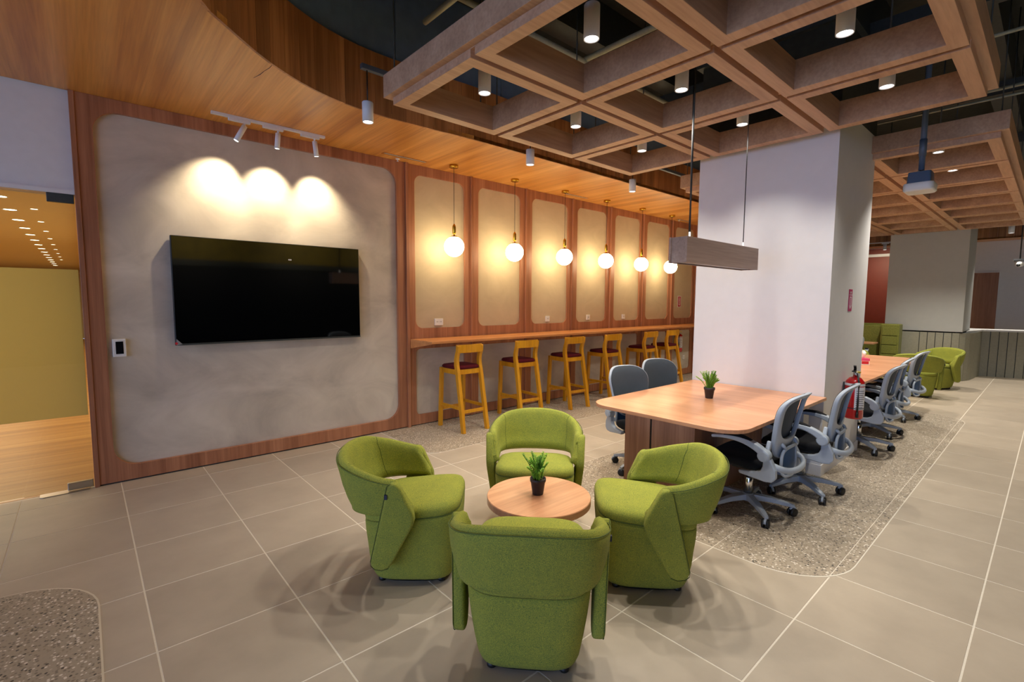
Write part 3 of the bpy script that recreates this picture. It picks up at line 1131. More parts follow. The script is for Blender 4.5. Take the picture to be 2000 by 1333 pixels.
for k, y in enumerate((3.17, 3.62)):
    MB().box(-.018, .018, y - .09, y + .07, 0.03, 0.06).build('adapter', 'white_metal', t)
    MB().cyl((0, y, .03), (0.015, y, -.12), 0.04, n=16).build('spot_head', 'white_metal', t)
    MB().cyl((0.0151, y, -.121), (0.0152, y, -.122), 0.03, n=14).build('lens', 'lens_glow', t)
    lamp('SPOT', 'beam', (16.23, y, 2.96), DOWN_W * .9, WARM, None, spot_size=math.radians(90), spot_blend=0.8, shadow_soft_size=0.02, aim=(18.0, y, 1.9))
for y in (2.3, 4.5):
    MB().cyl((0, y, .085), (0, y, SLAB - 3.1), 0.006, n=6).build('hanger_rod', 'dark_steel', t)

# ------------------------------------------------------------------ services under the slab
pipe([(1.3, 2.0, 3.86), (12, 2.0, 3.86)], 0.03, 'pipe_grey', 'grey pipe running lengthwise above the middle row of coffers')
pipe([(1.5, 3.05, 3.78), (14, 3.05, 3.78)], 0.024, 'pipe_grey', 'thin grey pipe running lengthwise above the bar side row of coffers')
pipe([(2.1, -2, 3.72), (2.1, 3.4, 3.72)], 0.022, 'pipe_grey', 'grey cross pipe above the front row of coffers')
pipe([(3.6, -2, 3.80), (3.6, 3.6, 3.80)], 0.026, 'pipe_grey', 'grey cross pipe above the middle coffers')
pipe([(5.4, -.6, 3.64), (5.4, 3.6, 3.64)], 0.014, 'pipe_grey', 'thin cross pipe in the gap between the canopies')
pipe([(7.4, -.6, 3.84), (7.4, 3.0, 3.84)], 0.018, 'pipe_grey', 'cross pipe above the near end of the far canopy')
pipe([(4.2, -.35, 3.75), (17, -.35, 3.75)], 0.03, 'pipe_grey', 'pipe along the aisle to the right of the canopies')
pipe([(4.0, 0.12, 3.55), (17, 0.12, 3.55)], 0.012, 'pipe_grey', 'thin conduit along the aisle to the right of the canopies')
pipe([(6.55, -.7, 3.5), (6.55, 2.2, 3.5)], 0.010, 'pipe_grey', 'thin cross conduit over the far canopy')
o = MB().box(4.1, 17.0, -1.7, -0.75, 3.60, 3.95).build('air_duct', 'dark_steel', bevel=0.01)
tag(o, 'dark rectangular air duct above the aisle at upper right', 'air duct')
for x in (5, 8, 11, 14):
    MB().box(x, x + .03, -1.72, -.73, 3.58, 3.97).build('duct_flange', 'pipe_grey', o)
    MB().cyl((x, -1.2, 3.9), (x, -1.2, SLAB), 0.01, n=6).build('hanger_rod', 'dark_steel', o)
rr = random.Random(11)
for k in range(8):
    x, y = 4.9 + 1.1 * k, -0.10 + (0.0 if k % 2 else -.2)
    o = MB().cyl((x, y, 3.40 + rr.uniform(0, .25)), (x, y, SLAB), 0.012 if k % 3 == 0 else 0.006, n=6).build('hanger_rod', 'dark_steel')
    tag(o, ORD[k] + ' of the thin dark hanger rods above the aisle, counted away from the camera', 'hanger rod', 'loose hanger rods above the aisle')
pipe([(2.15, 1.55, 3.62), (2.25, 1.75, 3.74), (2.5, 1.95, 3.86)], 0.016, 'pipe_grey', 'bent flexible conduit above the front coffer', 'flexible_conduit')
pipe([(3.2, 1.3, 3.88), (3.25, 1.6, 3.72), (3.5, 1.9, 3.78)], 0.02, 'pipe_grey', 'bent flexible conduit above the middle coffer', 'flexible_conduit')

# added unseen downlights right of the frame, brightening the aisle and far end
for k, x in enumerate((1.6, 4.2, 6.8, 9.4, 12.0, 14.6, 16.7)):
    cylinder_light('added_aisle_light', (x, -1.95 if k else -1.6, 3.072), 'added unseen cylinder downlight over the aisle right of the frame, ' + ORD[k] + ' of seven', 'added unseen cylinder downlights over the aisle', power=DOWN_W * (0.55 if k < 3 else 3.0), tint=DAYL if k < 3 else NEUT)

# ================================================================== BAR WALL
# ------------------------------------------------------------------ television
t = thing('television', 'large wall mounted black flat screen television', 'television', (0.605, WY - 0.03, 1.154))
W_, H_ = 1.72, 0.975
MB().box(0, W_, -0.022, 0.03, 0, H_).build('casing', 'black_plastic', t, bevel=0.003)
MB().box(0.006, W_ - 0.006, -0.024, -0.0215, 0.018, H_ - 0.006).build('screen', 'screen_glass', t)
MB().box(0.0, W_, -0.026, -0.022, 0.0, 0.014).build('bottom_bezel', 'dark_steel', t)
MB().box(0.975, 1.005, -0.0255, -0.0241, 0.81, 0.822).build('label_sticker', 'label_white', t)
MB().box(0.982, 0.998, -0.0258, -0.0254, 0.8145, 0.8175).build('sticker_print', 'ink', t)
MB().cyl((0.004, -.022, 0.02), (0.004, -.034, 0.02), 0.011, n=10).build('corner_clip', 'sign_red', t)
MB().prism([(0.004, 0.0), (0.05, 0.012), (0.006, 0.06)], -0.0285, -0.0265, 'xz').build('film_corner', 'grey_metal', t)

# wall control panel left of the television
t = thing('wall_controller', 'small white framed touch controller left of the television', 'control panel', (0.215, WY - 0.001, 1.155))
MB().box(-0.045, 0.045, -0.022, 0.012, -0.075, 0.075).build('casing', 'white_plastic', t, bevel=0.004)
MB().box(-0.024, 0.027, -0.024, -0.0215, -0.05, 0.055).build('screen', 'switch_black', t)


def outlet(x, z, label, w=0.125, name='wall_outlet'):
    t = thing(name, label, 'wall socket', (x, WY + 0.0058 if z > 1 else WY + .012, z), 0, 'white sockets along the bar wall')
    MB().box(-w / 2, w / 2, -0.016, 0, -0.043, 0.043).build('plate', 'white_plastic', t, bevel=0.003)
    n = 2 if w > 0.1 else 1
    for k in range(n):
        cx = (k - (n - 1) / 2) * 0.05
        q = MB()
        for dx in (-.009, .009):
            q.box(cx + dx - .002, cx + dx + .002, -0.0172, -0.0158, -0.004, 0.010)
        q.lathe([(0.0005, 0), (0.003, 0), (0.003, 0.001), (0.0005, 0.001)], 8, cx, -0.0165)
        q.build('socket_slots', 'ink', t)


outlet(3.40, 1.293, 'white double socket on the first bar panel, nearest the television')
outlet(5.39, 1.291, 'white single socket on the third bar panel', 0.085)
outlet(6.37, 1.294, 'white single socket on the fourth bar panel', 0.085)
outlet(7.37, 1.288, 'white single socket on the fifth bar panel', 0.085)
outlet(9.58, 0.378, 'white socket low under the bar, below the wall extinguisher', 0.085)


def ext_sign(loc, rz, label, mat):
    t = thing('extinguisher_sign', label, 'safety sign', loc, rz, 'fire extinguisher signs')
    MB().box(-0.055, 0.055, -0.003, 0, -0.105, 0.105).build('plate', mat, t)
    q = MB()   # white outlined downward arrow
    q.ringplate([(-.026, .035), (.026, .035), (.026, -.05), (.034, -.05), (0, -.085), (-.034, -.05), (-.026, -.05)],
                [(-.016, .026), (.016, .026), (.016, -.046), (.012, -.056), (0, -.068), (-.012, -.056), (-.016, -.046)], -0.0042, -0.003, 'xz')
    q.build('arrow', 'label_white', t)
    for txt, z, sz in (('FIRE', .072, 0.03), ('EXTINGUISHER', .050, 0.0135)):
        cu = bpy.data.curves.new('lettering', 'FONT')
        cu.body = txt
        cu.size = sz
        cu.align_x, cu.align_y = 'CENTER', 'CENTER'
        cu.extrude = 0.0004
        cu.materials.append(MATS['label_white'])
        tmp = bpy.data.objects.new('lettering', cu)
        COL.objects.link(tmp)
        bpy.context.view_layer.update()
        me = bpy.data.meshes.new_from_object(tmp.evaluated_get(bpy.context.evaluated_depsgraph_get()))
        bpy.data.objects.remove(tmp, do_unlink=True)
        o = bpy.data.objects.new('lettering', me)
        COL.objects.link(o)
        o.parent = t
        o.location = (0, -0.0036, z)
        o.rotation_euler = (PI / 2, 0, 0)
    return t


sg = ext_sign((9.333, WY + 0.0058, 1.565), 0, 'red and white extinguisher sign on the last bar panel', 'sign_red')
MB().ringplate([(-.066, -.116), (.066, -.116), (.066, .116), (-.066, .116)], [(-.055, -.105), (.055, -.105), (.055, .105), (-.055, .105)], -0.003, 0, 'xz').build('border', 'label_white', sg)
ext_sign((5.53, 1.324, 1.592), 0, 'magenta red extinguisher sign on the side of the white column', 'sign_magenta')


def extinguisher(loc, label, s=1.0):
    t = thing('fire_extinguisher', label, 'fire extinguisher', loc, 0, 'red fire extinguishers')
    r, h = 0.078 * s, 0.37 * s
    MB().lathe([(r * .92, 0), (r, 0.012), (r, h - .05), (r * .93, h - .02), (r * .6, h + .012), (r * .25, h + .022), (r * .25, h + .04)], 28).build('cylinder', 'red_enamel', t)
    MB().lathe([(r + .0012, h * .84), (r + .0012, h * .90)], 28, cap0=False, cap1=False).build('upper_band', 'label_white', t)
    q = MB()
    a0, a1 = math.radians(195), math.radians(285)
    for k in range(8):
        b0, b1 = a0 + (a1 - a0) * k / 8, a0 + (a1 - a0) * (k + 1) / 8
        R = r + .0015
        q._add([(R * math.cos(b), R * math.sin(b), z) for b in (b0, b1) for z in (h * .24, h * .82)], [(0, 2, 3, 1)], True)
    lb = q.build('instruction_label', 'label_white', t)
    q = MB()
    for j in range(9):
        z = h * (.30 + .052 * j)
        e0, e1 = math.radians(203), math.radians(262 if j % 3 else 250)
        for k in range(5):
            b0, b1 = e0 + (e1 - e0) * k / 5, e0 + (e1 - e0) * (k + 1) / 5
            R = r + .002
            q._add([(R * math.cos(b), R * math.sin(b), zz) for b in (b0, b1) for zz in (z, z + .005)], [(0, 2, 3, 1)], True)
    q.build('label_print', 'ink', lb)
    MB().lathe([(0.016, h + .036), (0.02, h + .04), (0.02, h + .065), (0.012, h + .07)], 14).build('valve', 'brushed_steel', t)
    MB().bar([(0.0, 0.01, h + .075), (-.02, -.0, h + .082), (-.09, 0, h + .080)], 0.022, 0.01).build('carry_handle', 'black_plastic', t)
    MB().bar([(0.01, 0.01, h + .082), (-.02, 0, h + .10), (-.085, -.01, h + .135)], 0.022, 0.008).build('squeeze_lever', 'black_plastic', t)
    MB().bar([(-.015, -.005, h + .062), (0.06, -.02, h + .06)], 0.02, 0.014).build('nozzle_guard', 'yellow_plastic', t)
    MB().cyl((-.022, -.012, h + .052), (-.032, -.018, h + .052), 0.014, n=12).build('gauge', 'label_white', t)
    aa = math.radians(212)
    hx, hy = math.cos(aa), math.sin(aa)
    MB().tube([(-.01, -.01, h + .055), (hx * .05, hy * .05, h + .058), (hx * (r + .015), hy * (r + .015), h * .93), (hx * (r + .014), hy * (r + .014), h * .5), (hx * (r + .014), hy * (r + .014), h * .2)], 0.009, 8).build('hose', 'black_plastic', t)
    MB().cyl((hx * (r + .014), hy * (r + .014), h * .2), (hx * (r + .014), hy * (r + .014), h * .06), 0.010, 0.014, n=10).build('nozzle', 'black_plastic', t)
    MB().lathe([(r + .002, h * .265), (r + .002, h * .285)], 28, cap0=False, cap1=False).build('strap', 'black_plastic', t)
    MB().box(-.02, .02, r, r + .012, h * .2, h * .9).build('wall_bracket', 'dark_steel', t)
    return t


extinguisher((5.49, 1.325 - 0.093, 0.465), 'red fire extinguisher hung on the side of the white column, behind the office chairs', 1.02)
extinguisher((9.22, WY + .011 - 0.090, 0.53), 'red fire extinguisher on the bar wall past the last yellow stool', 0.95)

# ------------------------------------------------------------------ counter
t = thing('bar_counter', 'long timber wall counter along the panelled bar wall', 'counter', (2.967, 0, 0))
Lc = 9.948 - 2.967
m = MB()
m.box(0, Lc, 4.712, WY - 0.04, 1.066, 1.095)
m.build('worktop', 'counter_wood', t, bevel=0.003)
for x in (0.0, 0.95, 1.95, 2.97, 3.97, 4.97, 5.98, Lc - .03):
    q = MB()
    q.prism([(4.72, 1.066), (WY - .038, 1.066), (WY - .038, 0.982)], x, x + 0.028, 'yz')
    q.build('bracket', 'counter_wood', t)

# ------------------------------------------------------------------ bar stools (each faces the wall)
st = thing('bar_stool', 'yellow bar stool with burgundy seat, nearest the television', 'bar stool', (3.46, 4.80, 0), 0, 'yellow bar stools along the counter')
rear = [(-.258, 0), (-.20, .34), (-.135, .70), (-.110, .80), (-.108, .86), (-.122, .92), (-.142, .97), (-.150, 1.035)]
for sx in (-1, 1):
    MB().bar([(sx * (.178 - .012 * min(z, .8)), y, z) for y, z in rear], 0.042, [.052, .052, .056, .056, .052, .048, .046, .040], (0, 1, 0)).build('rear_leg', 'stool_wood', st, bevel=0.004)
    MB().bar([(sx * .172, .245, 0), (sx * .165, .215, .745)], 0.044, 0.044, (0, 1, 0)).build('front_leg', 'stool_wood', st, bevel=0.004)
    MB().bar([(sx * .167, .20, .715), (sx * .167, -.12, .715)], 0.024, 0.062, (0, 0, 1)).build('seat_rail', 'stool_wood', st, bevel=0.003)
    MB().bar([(sx * .17, .225, .285), (sx * .172, -.20, .285)], 0.022, 0.036, (0, 0, 1)).build('side_stretcher', 'stool_wood', st, bevel=0.003)
MB().bar([(-.165, .208, .715), (.165, .208, .715)], 0.024, 0.062).build('seat_rail', 'stool_wood', st, bevel=0.003)
MB().bar([(-.165, -.122, .715), (.165, -.122, .715)], 0.026, 0.062).build('seat_rail', 'stool_wood', st, bevel=0.003)
MB().bar([(-.165, -.208, .245), (.165, -.208, .245)], 0.022, 0.040).build('rear_stretcher', 'stool_wood', st, bevel=0.003)
MB().bar([(-.165, .235, .225), (.165, .235, .225)], 0.022, 0.040).build('front_stretcher', 'stool_wood', st, bevel=0.003)
bp = [(-.186, -.128), (-.175, -.150), (-.13, -.166), (-.07, -.175), (0, -.178), (.07, -.175), (.13, -.166), (.175, -.150), (.186, -.128)]
q = MB()
rings = []
for x, y in bp:
    rings.append([(x, y - .012, .948), (x, y + .012, .945), (x, y + .010, 1.045), (x, y - .010, 1.047)])
q.loft(rings, smooth=False)
q.build('back_rest', 'stool_wood', st, bevel=0.003)
q = MB()
q.loft([[(x, y, z) for x, y in superell(a, b, 5, 36, 0, .045)] for a, b, z in ((.178, .182, .745), (.186, .19, .755), (.186, .19, .772), (.172, .176, .786), (.12, .125, .795), (.03, .03, .799))])
q.build('seat_cushion', 'burgundy_fabric', st)
for x, lab in ((4.42, 'yellow bar stool with burgundy seat, second from the television'), (5.39, 'yellow bar stool with burgundy seat, third from the television'), (6.31, 'yellow bar stool with burgundy seat, fourth from the television'),
               (7.39, 'yellow bar stool with burgundy seat, partly hidden behind the grey chair back'), (8.11, 'yellow bar stool with burgundy seat beside the wall extinguisher, last of the row')):
    dup(st, lab, (x, 4.80, 0), math.radians({4.42: -4, 5.39: -5, 6.31: -3, 7.39: 0, 8.11: 0}[x]))

# ================================================================== GREEN ARMCHAIRS
def arm_base_ring(a, b, z, cy=0.018, e=4.2, n=44):
    out = []
    for x, y in superell(a, b, e, n, 0, cy):
        k = max(0.0, min(1.0, (z - .12) / .26))
        out.append((x, y, z - 0.050 * k * max(0.0, (.27 - y) / .54)))
    return out


ac = thing('armchair', 'green fabric armchair on the television side of the round coffee table, at left', 'armchair', (0, 0, 0), 0, 'green armchairs round the coffee table')
MB().loft([arm_base_ring(a, b, z) for a, b, z in ((.200, .205, .026), (.218, .224, .034), (.228, .235, .06), (.242, .252, .14), (.256, .258, .24), (.266, .266, .33), (.270, .268, .385), (.266, .266, .404))]).build('base', 'green_fabric', ac)
st_ = MB().loft([arm_base_ring(a, b, z) for a, b, z in ((.2662, .2662, .406), (.2685, .2690, .414), (.2680, .2685, .432), (.258, .259, .452), (.225, .228, .464), (.15, .16, .470), (.03, .03, .472))]).build('seat', 'green_fabric', ac)
MB().tube([p for p in (arm_base_ring(.2672, .2672, .405, n=80)[k] for k in range(-14, 55)) if p[1] > -.10], 0.0024, 6).build('piping', 'piping_green', st_)
MB().loft([[(x, y, z) for x, y in superell(a, b, 4, 30, 0, .012)] for a, b, z in ((.185, .19, .008), (.19, .195, .026))]).build('base_plate', 'black_plastic', ac)
for sx in (-1, 1):
    for sy in (-1, 1):
        MB().lathe([(0.018, 0), (0.022, 0.004), (0.022, 0.022)], 12, sx * .155, sy * .165 + .012).build('foot', 'black_plastic', ac)
half_t = [(-.330, -.035, .600), (-.338, -.12, .615), (-.320, -.23, .642), (-.254, -.348, .674), (-.13, -.402, .694), (0, -.414, .700)]
half_b = [(-.304, .050, .412), (-.310, -.06, .416), (-.300, -.17, .416), (-.242, -.276, .416), (-.125, -.324, .416), (0, -.334, .416)]
mir = lambda P: P + [(-x, y, z) for x, y, z in reversed(P[:-1])]
ct, cb = catmull(mir(half_t), 6), catmull(mir(half_b), 6)
rings = []
N = len(ct)
for i in range(N):
    T, B = ct[i], cb[i]
    def inw(c_):
        d = c_[min(i + 1, N - 1)] - c_[max(i - 1, 0)]
        return Vector((d.y, -d.x, 0)).normalized() * -1
    nT, nB = inw(ct), inw(cb)
    if nT.dot(Vector((-T.x, -T.y - .05, 0))) < 0:
        nT, nB = -nT, -nB
    tb, tt = .056, .058
    M = T.lerp(B, .5) - nB * .012
    Mi = T.lerp(B, .5) + nB * .050
    r_ = [B + Vector((0, 0, .003)) - nB * .002, B + Vector((0, 0, .016)) - nB * .004, T.lerp(B, .75) - nB * .008, M, T.lerp(B, .25) - nT * .009, T + Vector((0, 0, -.025)) - nT * .002,
          T + nT * .012, T + nT * (tt * .5) + Vector((0, 0, .008)), T + nT * (tt - .010), T + nT * tt + Vector((0, 0, -.026)),
          T.lerp(B, .25) + nT * (tt - .002), Mi, T.lerp(B, .75) + nB * tb, B + nB * tb + Vector((0, 0, .030)), B + nB * (tb - .014) + Vector((0, 0, .018)), B + nB * .018]
    rings.append([tuple(p) for p in r_])


def squeeze(ring, k):
    c0 = sum((Vector(p) for p in ring), Vector()) / len(ring)
    return [tuple(c0.lerp(Vector(p), k)) for p in ring]


def shift(ring, d):
    return [(p[0] + d[0], p[1] + d[1], p[2] + d[2]) for p in ring]


e0 = [shift(squeeze(rings[0], .55), (0, .016, 0)), shift(squeeze(rings[0], .86), (0, .010, 0))]
e1 = [shift(squeeze(rings[-1], .86), (0, .010, 0)), shift(squeeze(rings[-1], .55), (0, .016, 0))]
bk_ = MB().loft(e0 + rings + e1).build('backrest', 'green_fabric', ac)
# seams: along the rim's outer edge and two upright seams inside
seam = [Vector(r[5]) + Vector((0, 0, .012)) for r in rings]
MB().tube(seam, 0.0022, 6).build('rim_piping', 'piping_green', bk_)
for i in (N // 4 + 1, N - 2 - N // 4):
    MB().tube([rings[i][k] for k in (7, 8, 9, 10, 11, 12, 13)], 0.0016, 6).build('seam', 'piping_green', bk_)
ZS = 1.045
# folded side flaps
flap = [(-.072, .585), (-.052, .600), (-.026, .600), (-.002, .572), (.060, .440), (.064, .405), (.050, .365), (-.050, .185), (-.078, .148), (-.112, .136), (-.150, .142), (-.170, .160), (-.172, .185)]
for sx in (-1, 1):
    m = MB()
    m.prism(flap, -.026, .028, 'yz')
    m.v = [((.324 - (.606 - z) * .062 + x) * sx, y, z) for x, y, z in m.v]
    f_ = m.build('side_flap', 'green_fabric', ac, bevel=0.015)
    f_.modifiers['edge'].segments = 4
    for p in f_.data.polygons:
        p.use_smooth = True
    ep = [(y, z) for y, z in flap if True]
    MB().tube([((.324 - (.606 - z) * .062 + .022) * sx, y * 1.0, z) for y, z in flap[8:] + flap[:2]], 0.0019, 6).build('flap_piping', 'piping_green', f_)
    if sx > 0:
        MB().box(.342, .3535, -.084, -.070, .522, .546).build('care_tag', 'ink', f_)


for o_ in ac.children_recursive:
    if o_.type == 'MESH' and o_.parent == ac:
        o_.scale = (1, 1, ZS)


def facing(dx, dy):
    return math.atan2(dy, dx) - PI / 2


ARM = [((1.408, 2.440), (.745, -.667), None), ((2.335, 2.375), (-.72, -.70), 'green fabric armchair facing the photographer, behind the round coffee table'),
       ((2.366, 1.495), (-.68, .735), 'green fabric armchair on the right of the round table, in front of the shared table'),
       ((1.462, 1.512), (.727, .687), 'green fabric armchair seen from behind, closest to the photographer')]
for (x, y), (dx, dy), lab in ARM:
    if lab is None:
        ac.location, ac.rotation_euler = (x, y, 0), (0, 0, facing(dx, dy))
    else:
        dup(ac, lab, (x, y, 0), facing(dx, dy))
dup(ac, 'green armchair seen from behind beyond the farther shared table', (10.52, 1.50, 0), facing(1, .12), 'green armchairs at the far end')
dup(ac, 'green armchair turned toward the camera by the grooved wainscot', (11.72, 1.42, 0), facing(-.9, .42), 'green armchairs at the far end')
dup(ac, 'green armchair almost hidden behind the last office chairs', (11.15, 2.36, 0), facing(.1, -1), 'green armchairs at the far end')

# ------------------------------------------------------------------ round coffee table
t = thing('coffee_table', 'round timber coffee table between the four green armchairs', 'table', (1.925, 1.925, 0))
MB().lathe([(0.001, .408), (.295, .408), (.300, .412), (.300, .446), (.297, .45), (0.001, .45)], 64, smooth=False).build('tabletop', 'coffee_wood', t)
core_ = MB().lathe([(.155, 0.0), (.155, .408)], 40, cap0=False, cap1=False).build('pedestal', 'coffee_wood', t)
q = MB()
q.box(.150, .172, -.0085, .0085, 0.012, .406)
p0 = q.build('flute', 'coffee_wood', core_, bevel=0.004)
for k in range(1, 44):
    f_ = p0.copy()
    COL.objects.link(f_)
    f_.rotation_euler = (0, 0, 2 * PI * k / 44)
MB().lathe([(.176, 0.0), (.176, 0.012), (.15, 0.012)], 40, cap0=False, cap1=False).build('plinth_ring', 'coffee_wood', t)


# ------------------------------------------------------------------ small potted plants
def plant(loc, label, seed, s=1.0, spread=1.0):
    rn = random.Random(seed)
    t = thing('potted_plant', label, 'plant', loc, rn.uniform(0, 6), 'small potted plants on the tables')
    pt = MB().lathe([(0.001, 0), (.030 * s, 0), (.032 * s, .003), (.042 * s, .074 * s), (.046 * s, .076 * s), (.047 * s, .095 * s), (.043 * s, .095 * s), (.041 * s, .080 * s), (.001, .080 * s)], 28).build('pot', 'pot_black', t)
    MB().lathe([(.001, .086 * s), (.020 * s, .087 * s), (.041 * s, .082 * s)], 20, cap0=False, cap1=False).build('soil', 'soil', t)
    for k in range(46):
        a = rn.uniform(0, 2 * PI)
        lean = rn.uniform(0.0, .055) * spread * (1.7 if k % 9 == 0 else 1)
        hh = rn.uniform(.07, .165) * s * (1.0 - lean * 1.5)
        r0 = rn.uniform(0, .024)
        b = Vector((r0 * math.cos(a), r0 * math.sin(a), .082 * s))
        tip = b + Vector((lean * math.cos(a), lean * math.sin(a), hh))
        mid = b.lerp(tip, .5) + Vector((-.004 * math.cos(a), -.004 * math.sin(a), .012))
        pts = catmull([b, mid, tip], 7)
        m = MB()
        m.tube(pts, [.0018] * (len(pts) - 1) + [.0008], 5)
        for i, p in enumerate(pts[2:]):
            for e in range(4):
                th = a + e * 1.57 + i
                d = Vector((math.cos(th), math.sin(th), .9)).normalized()
                sd = Vector((-math.sin(th), math.cos(th), 0)) * .0042
                l = rn.uniform(.010, .016)
                m._add([p, p + d * l * .5 + sd, p + d * l, p + d * l * .5 - sd, p + d * l * .5 + Vector((0, 0, .0016))], [(0, 1, 4), (1, 2, 4), (2, 3, 4), (3, 0, 4)])
        m.build('leafy_stem', 'leaf_green' if k % 4 else 'leaf_dark', t)
    return t


plant((1.93, 1.937, .45), 'small leafy green plant in a black pot on the round coffee table', 5, 1.0)
plant((4.06, 1.967, .73), 'small leafy green plant in a black pot on the shared work table', 9, 1.0, 1.35)

# ================================================================== SHARED WORK TABLES
def work_table(x0, x1, rad, label):
    t = thing('work_table', label, 'table', (x0, 1.30, 0), 0, 'long shared work tables')
    L_, Wd = x1 - x0, 1.257
    m = MB()
    m.prism(rrect(0, L_, 0, Wd, rad, 10), .702, .73)
    m.build('tabletop', 'table_wood', t, bevel=0.003)
    a = 0.32 if rad[0] else 0.02
    e = L_ - (0.02 if rad[0] else .36)
    MB().box(a, e, .46, .83, 0.0, .702).build('spine_cabinet', 'table_leg_wood', t, bevel=0.002)
    MB().box(a - .004, a, .475, .815, .02, .69).build('end_panel', 'table_leg_wood', t, bevel=0.0015)
    xs = a if rad[0] else e - .16
    MB().box(xs - .004, xs + .14, .845, 1.085, 0.0, .702).build('leg_panel', 'table_leg_wood', t, bevel=0.002)
    MB().box(xs + .004, xs + .13, .83, .845, 0.01, .70).build('shadow_gap', 'black_plastic', t)
    xe = e - .16 if rad[0] else a
    MB().box(xe, xe + .14, .12, .46, 0.0, .702).build('leg_panel', 'white_paint', t, bevel=0.002)
    return t


work_table(3.105, 4.897, [.20, 0, 0, .20], 'nearer timber shared work table butted against the white column')
work_table(6.115, 9.42, [0, .20, .20, 0], 'farther timber shared work table beyond the white column')

# tissue box on the far table
t = thing('tissue_box', 'white and pink tissue box on the farther shared table', 'tissue box', (7.9, 1.70, .73), .5)
MB().box(-.06, .06, -.06, .06, 0, .085).build('carton', 'tissue_white', t, bevel=0.002)
MB().box(-.061, .061, -.061, .061, .055, .087).build('lid_print', 'pink_card', t)
MB().box(-.0615, -.0605, -.05, .03, .012, .05).build('side_print', 'sign_red', t)
q = MB()
rings = []
for z, r_, tw in ((.086, .012, 0), (.11, .030, .4), (.135, .048, .7), (.16, .056, 1.0), (.185, .020, 1.2)):
    rings.append([(r_ * (1 + .35 * math.cos(3 * a_ + tw)) * math.cos(a_), r_ * (.45 + .2 * math.cos(2 * a_)) * math.sin(a_), z + .012 * math.cos(3 * a_)) for a_ in [2 * PI * k / 18 for k in range(18)]])
q.loft(rings, smooth=True)
q.build('tissue', 'tissue_white', t)


# ================================================================== OFFICE CHAIRS
oc = thing('office_chair', 'pale grey mesh office chair at the near corner of the shared table, aisle side', 'office chair', (3.70, 1.46, 0), 0, 'grey mesh office chairs')
MB().lathe([(.030, .10), (.030, .255), (.026, .26)], 18).build('gas_lift', 'chrome', oc)
MB().lathe([(.017, .255), (.017, .345)], 14).build('piston', 'chrome', oc)
MB().lathe([(.024, .05), (.024, .10)], 14).build('lift_end', 'chrome', oc)
hub = MB().lathe([(.040, .078), (.046, .084), (.046, .125), (.036, .134)], 22).build('star_base', 'chair_plastic', oc)
wheel_p = hood_p = None
for k in range(5):
    a = math.radians(225 + 72 * k)
    ca, sa = math.cos(a), math.sin(a)
    MB().bar([(ca * .035, sa * .035, .108), (ca * .16, sa * .16, .103), (ca * .275, sa * .275, .082), (ca * .312, sa * .312, .074)], [.052, .044, .034, .028], [.044, .036, .026, .018]).build('base_arm', 'chair_plastic', hub, bevel=0.004)
    cst = MB()
    px_, py_ = ca * .300, sa * .300
    cst.lathe([(.010, .045), (.010, .074)], 10, px_, py_)
    cs = cst.build('castor', 'grey_metal', oc)
    axd = a + (.9, 2.2, .3, 1.4, 2.8)[k]
    ax, ay = math.cos(axd), math.sin(axd)
    hd = MB()
    hd.T = Matrix.Translation((px_, py_, 0)) @ Matrix.Rotation(axd, 4, 'Z')
    hd.tube([(0, -.030, .034), (0, -.022, .056), (0, 0, .066), (0, .022, .056)], .009, 8)
    hd.build('hood', 'chair_plastic', cs)
    for sx in (-1, 1):
        q = MB()
        q.T = Matrix.Translation((px_, py_, 0)) @ Matrix.Rotation(axd, 4, 'Z')
        q.loft([[(sx * x, r_ * math.cos(2 * PI * j / 20), .031 + r_ * math.sin(2 * PI * j / 20)) for j in range(20)] for x, r_ in ((.006, .024), (.008, .031), (.021, .031), (.025, .024), (.0255, .010))])
        q.build('wheel', 'black_plastic', cs)
MB().box(-.075, .075, -.12, .10, .330, .366).build('tilt_mechanism', 'black_plastic', oc, bevel=0.006)
MB().tube([(.05, .0, .345), (.20, .03, .340), (.235, .035, .335)], .006, 8).build('height_lever', 'black_plastic', oc)


def seat_ring(a, b, z, e=4, n=40):
    out = []
    for x, y in superell(a, b, e, n, 0, .035):
        out.append((x, y, z - .042 - (.035 * max(0, (y - .16) / .13) ** 2) + .02 * (x / .25) ** 2))
    return out


MB().loft([seat_ring(a, b, z) for a, b, z in ((.17, .17, .405), (.21, .205, .412), (.226, .216, .424))]).build('seat_pan', 'black_plastic', oc)
MB().loft([seat_ring(a, b, z) for a, b, z in ((.232, .227, .424), (.245, .239, .438), (.247, .241, .462), (.236, .230, .482), (.19, .185, .492), (.10, .10, .490), (.02, .02, .488))]).build('seat', 'black_fabric', oc)


def back_y(x, z):
    return -.215 - .235 * (z - .50) - .35 * max(0, z - .86) ** 2 * 10 + .85 * x * x


def outline(zc, hz, hw, taper, n=48, e=3.4):
    out = []
    for x, z in superell(hw, hz, e, n, 0, zc):
        k = max(0.0, min(1.0, (z - .47) / .36))
        out.append((x * (taper + (1 - taper) * k ** .8), z))
    return out


def warp(m, off=0.0):
    m.v = [(x, back_y(x, z) + y + off, z) for x, y, z in m.v]
    return m


m = MB()
m.ringplate(outline(.705, .238, .236, .66), outline(.765, .148, .190, .68), -.032, 0.0, 'xz')
bfr = warp(m).build('back_frame', 'chair_plastic', oc, bevel=0.007)
for p in bfr.data.polygons:
    p.use_smooth = True
m = MB()
ro = outline(.707, .232, .228, .66)
rs = []
for k in (1, .93, .8, .6, .4, .2, .04):
    rs.append([(x * k, .004 + .006 * (1 if k < .95 else 0), .73 + (z - .73) * k) for x, z in ro])
m.loft(rs, cap0=False, cap1=True)
warp(m).build('back_mesh', 'mesh_fabric', oc)
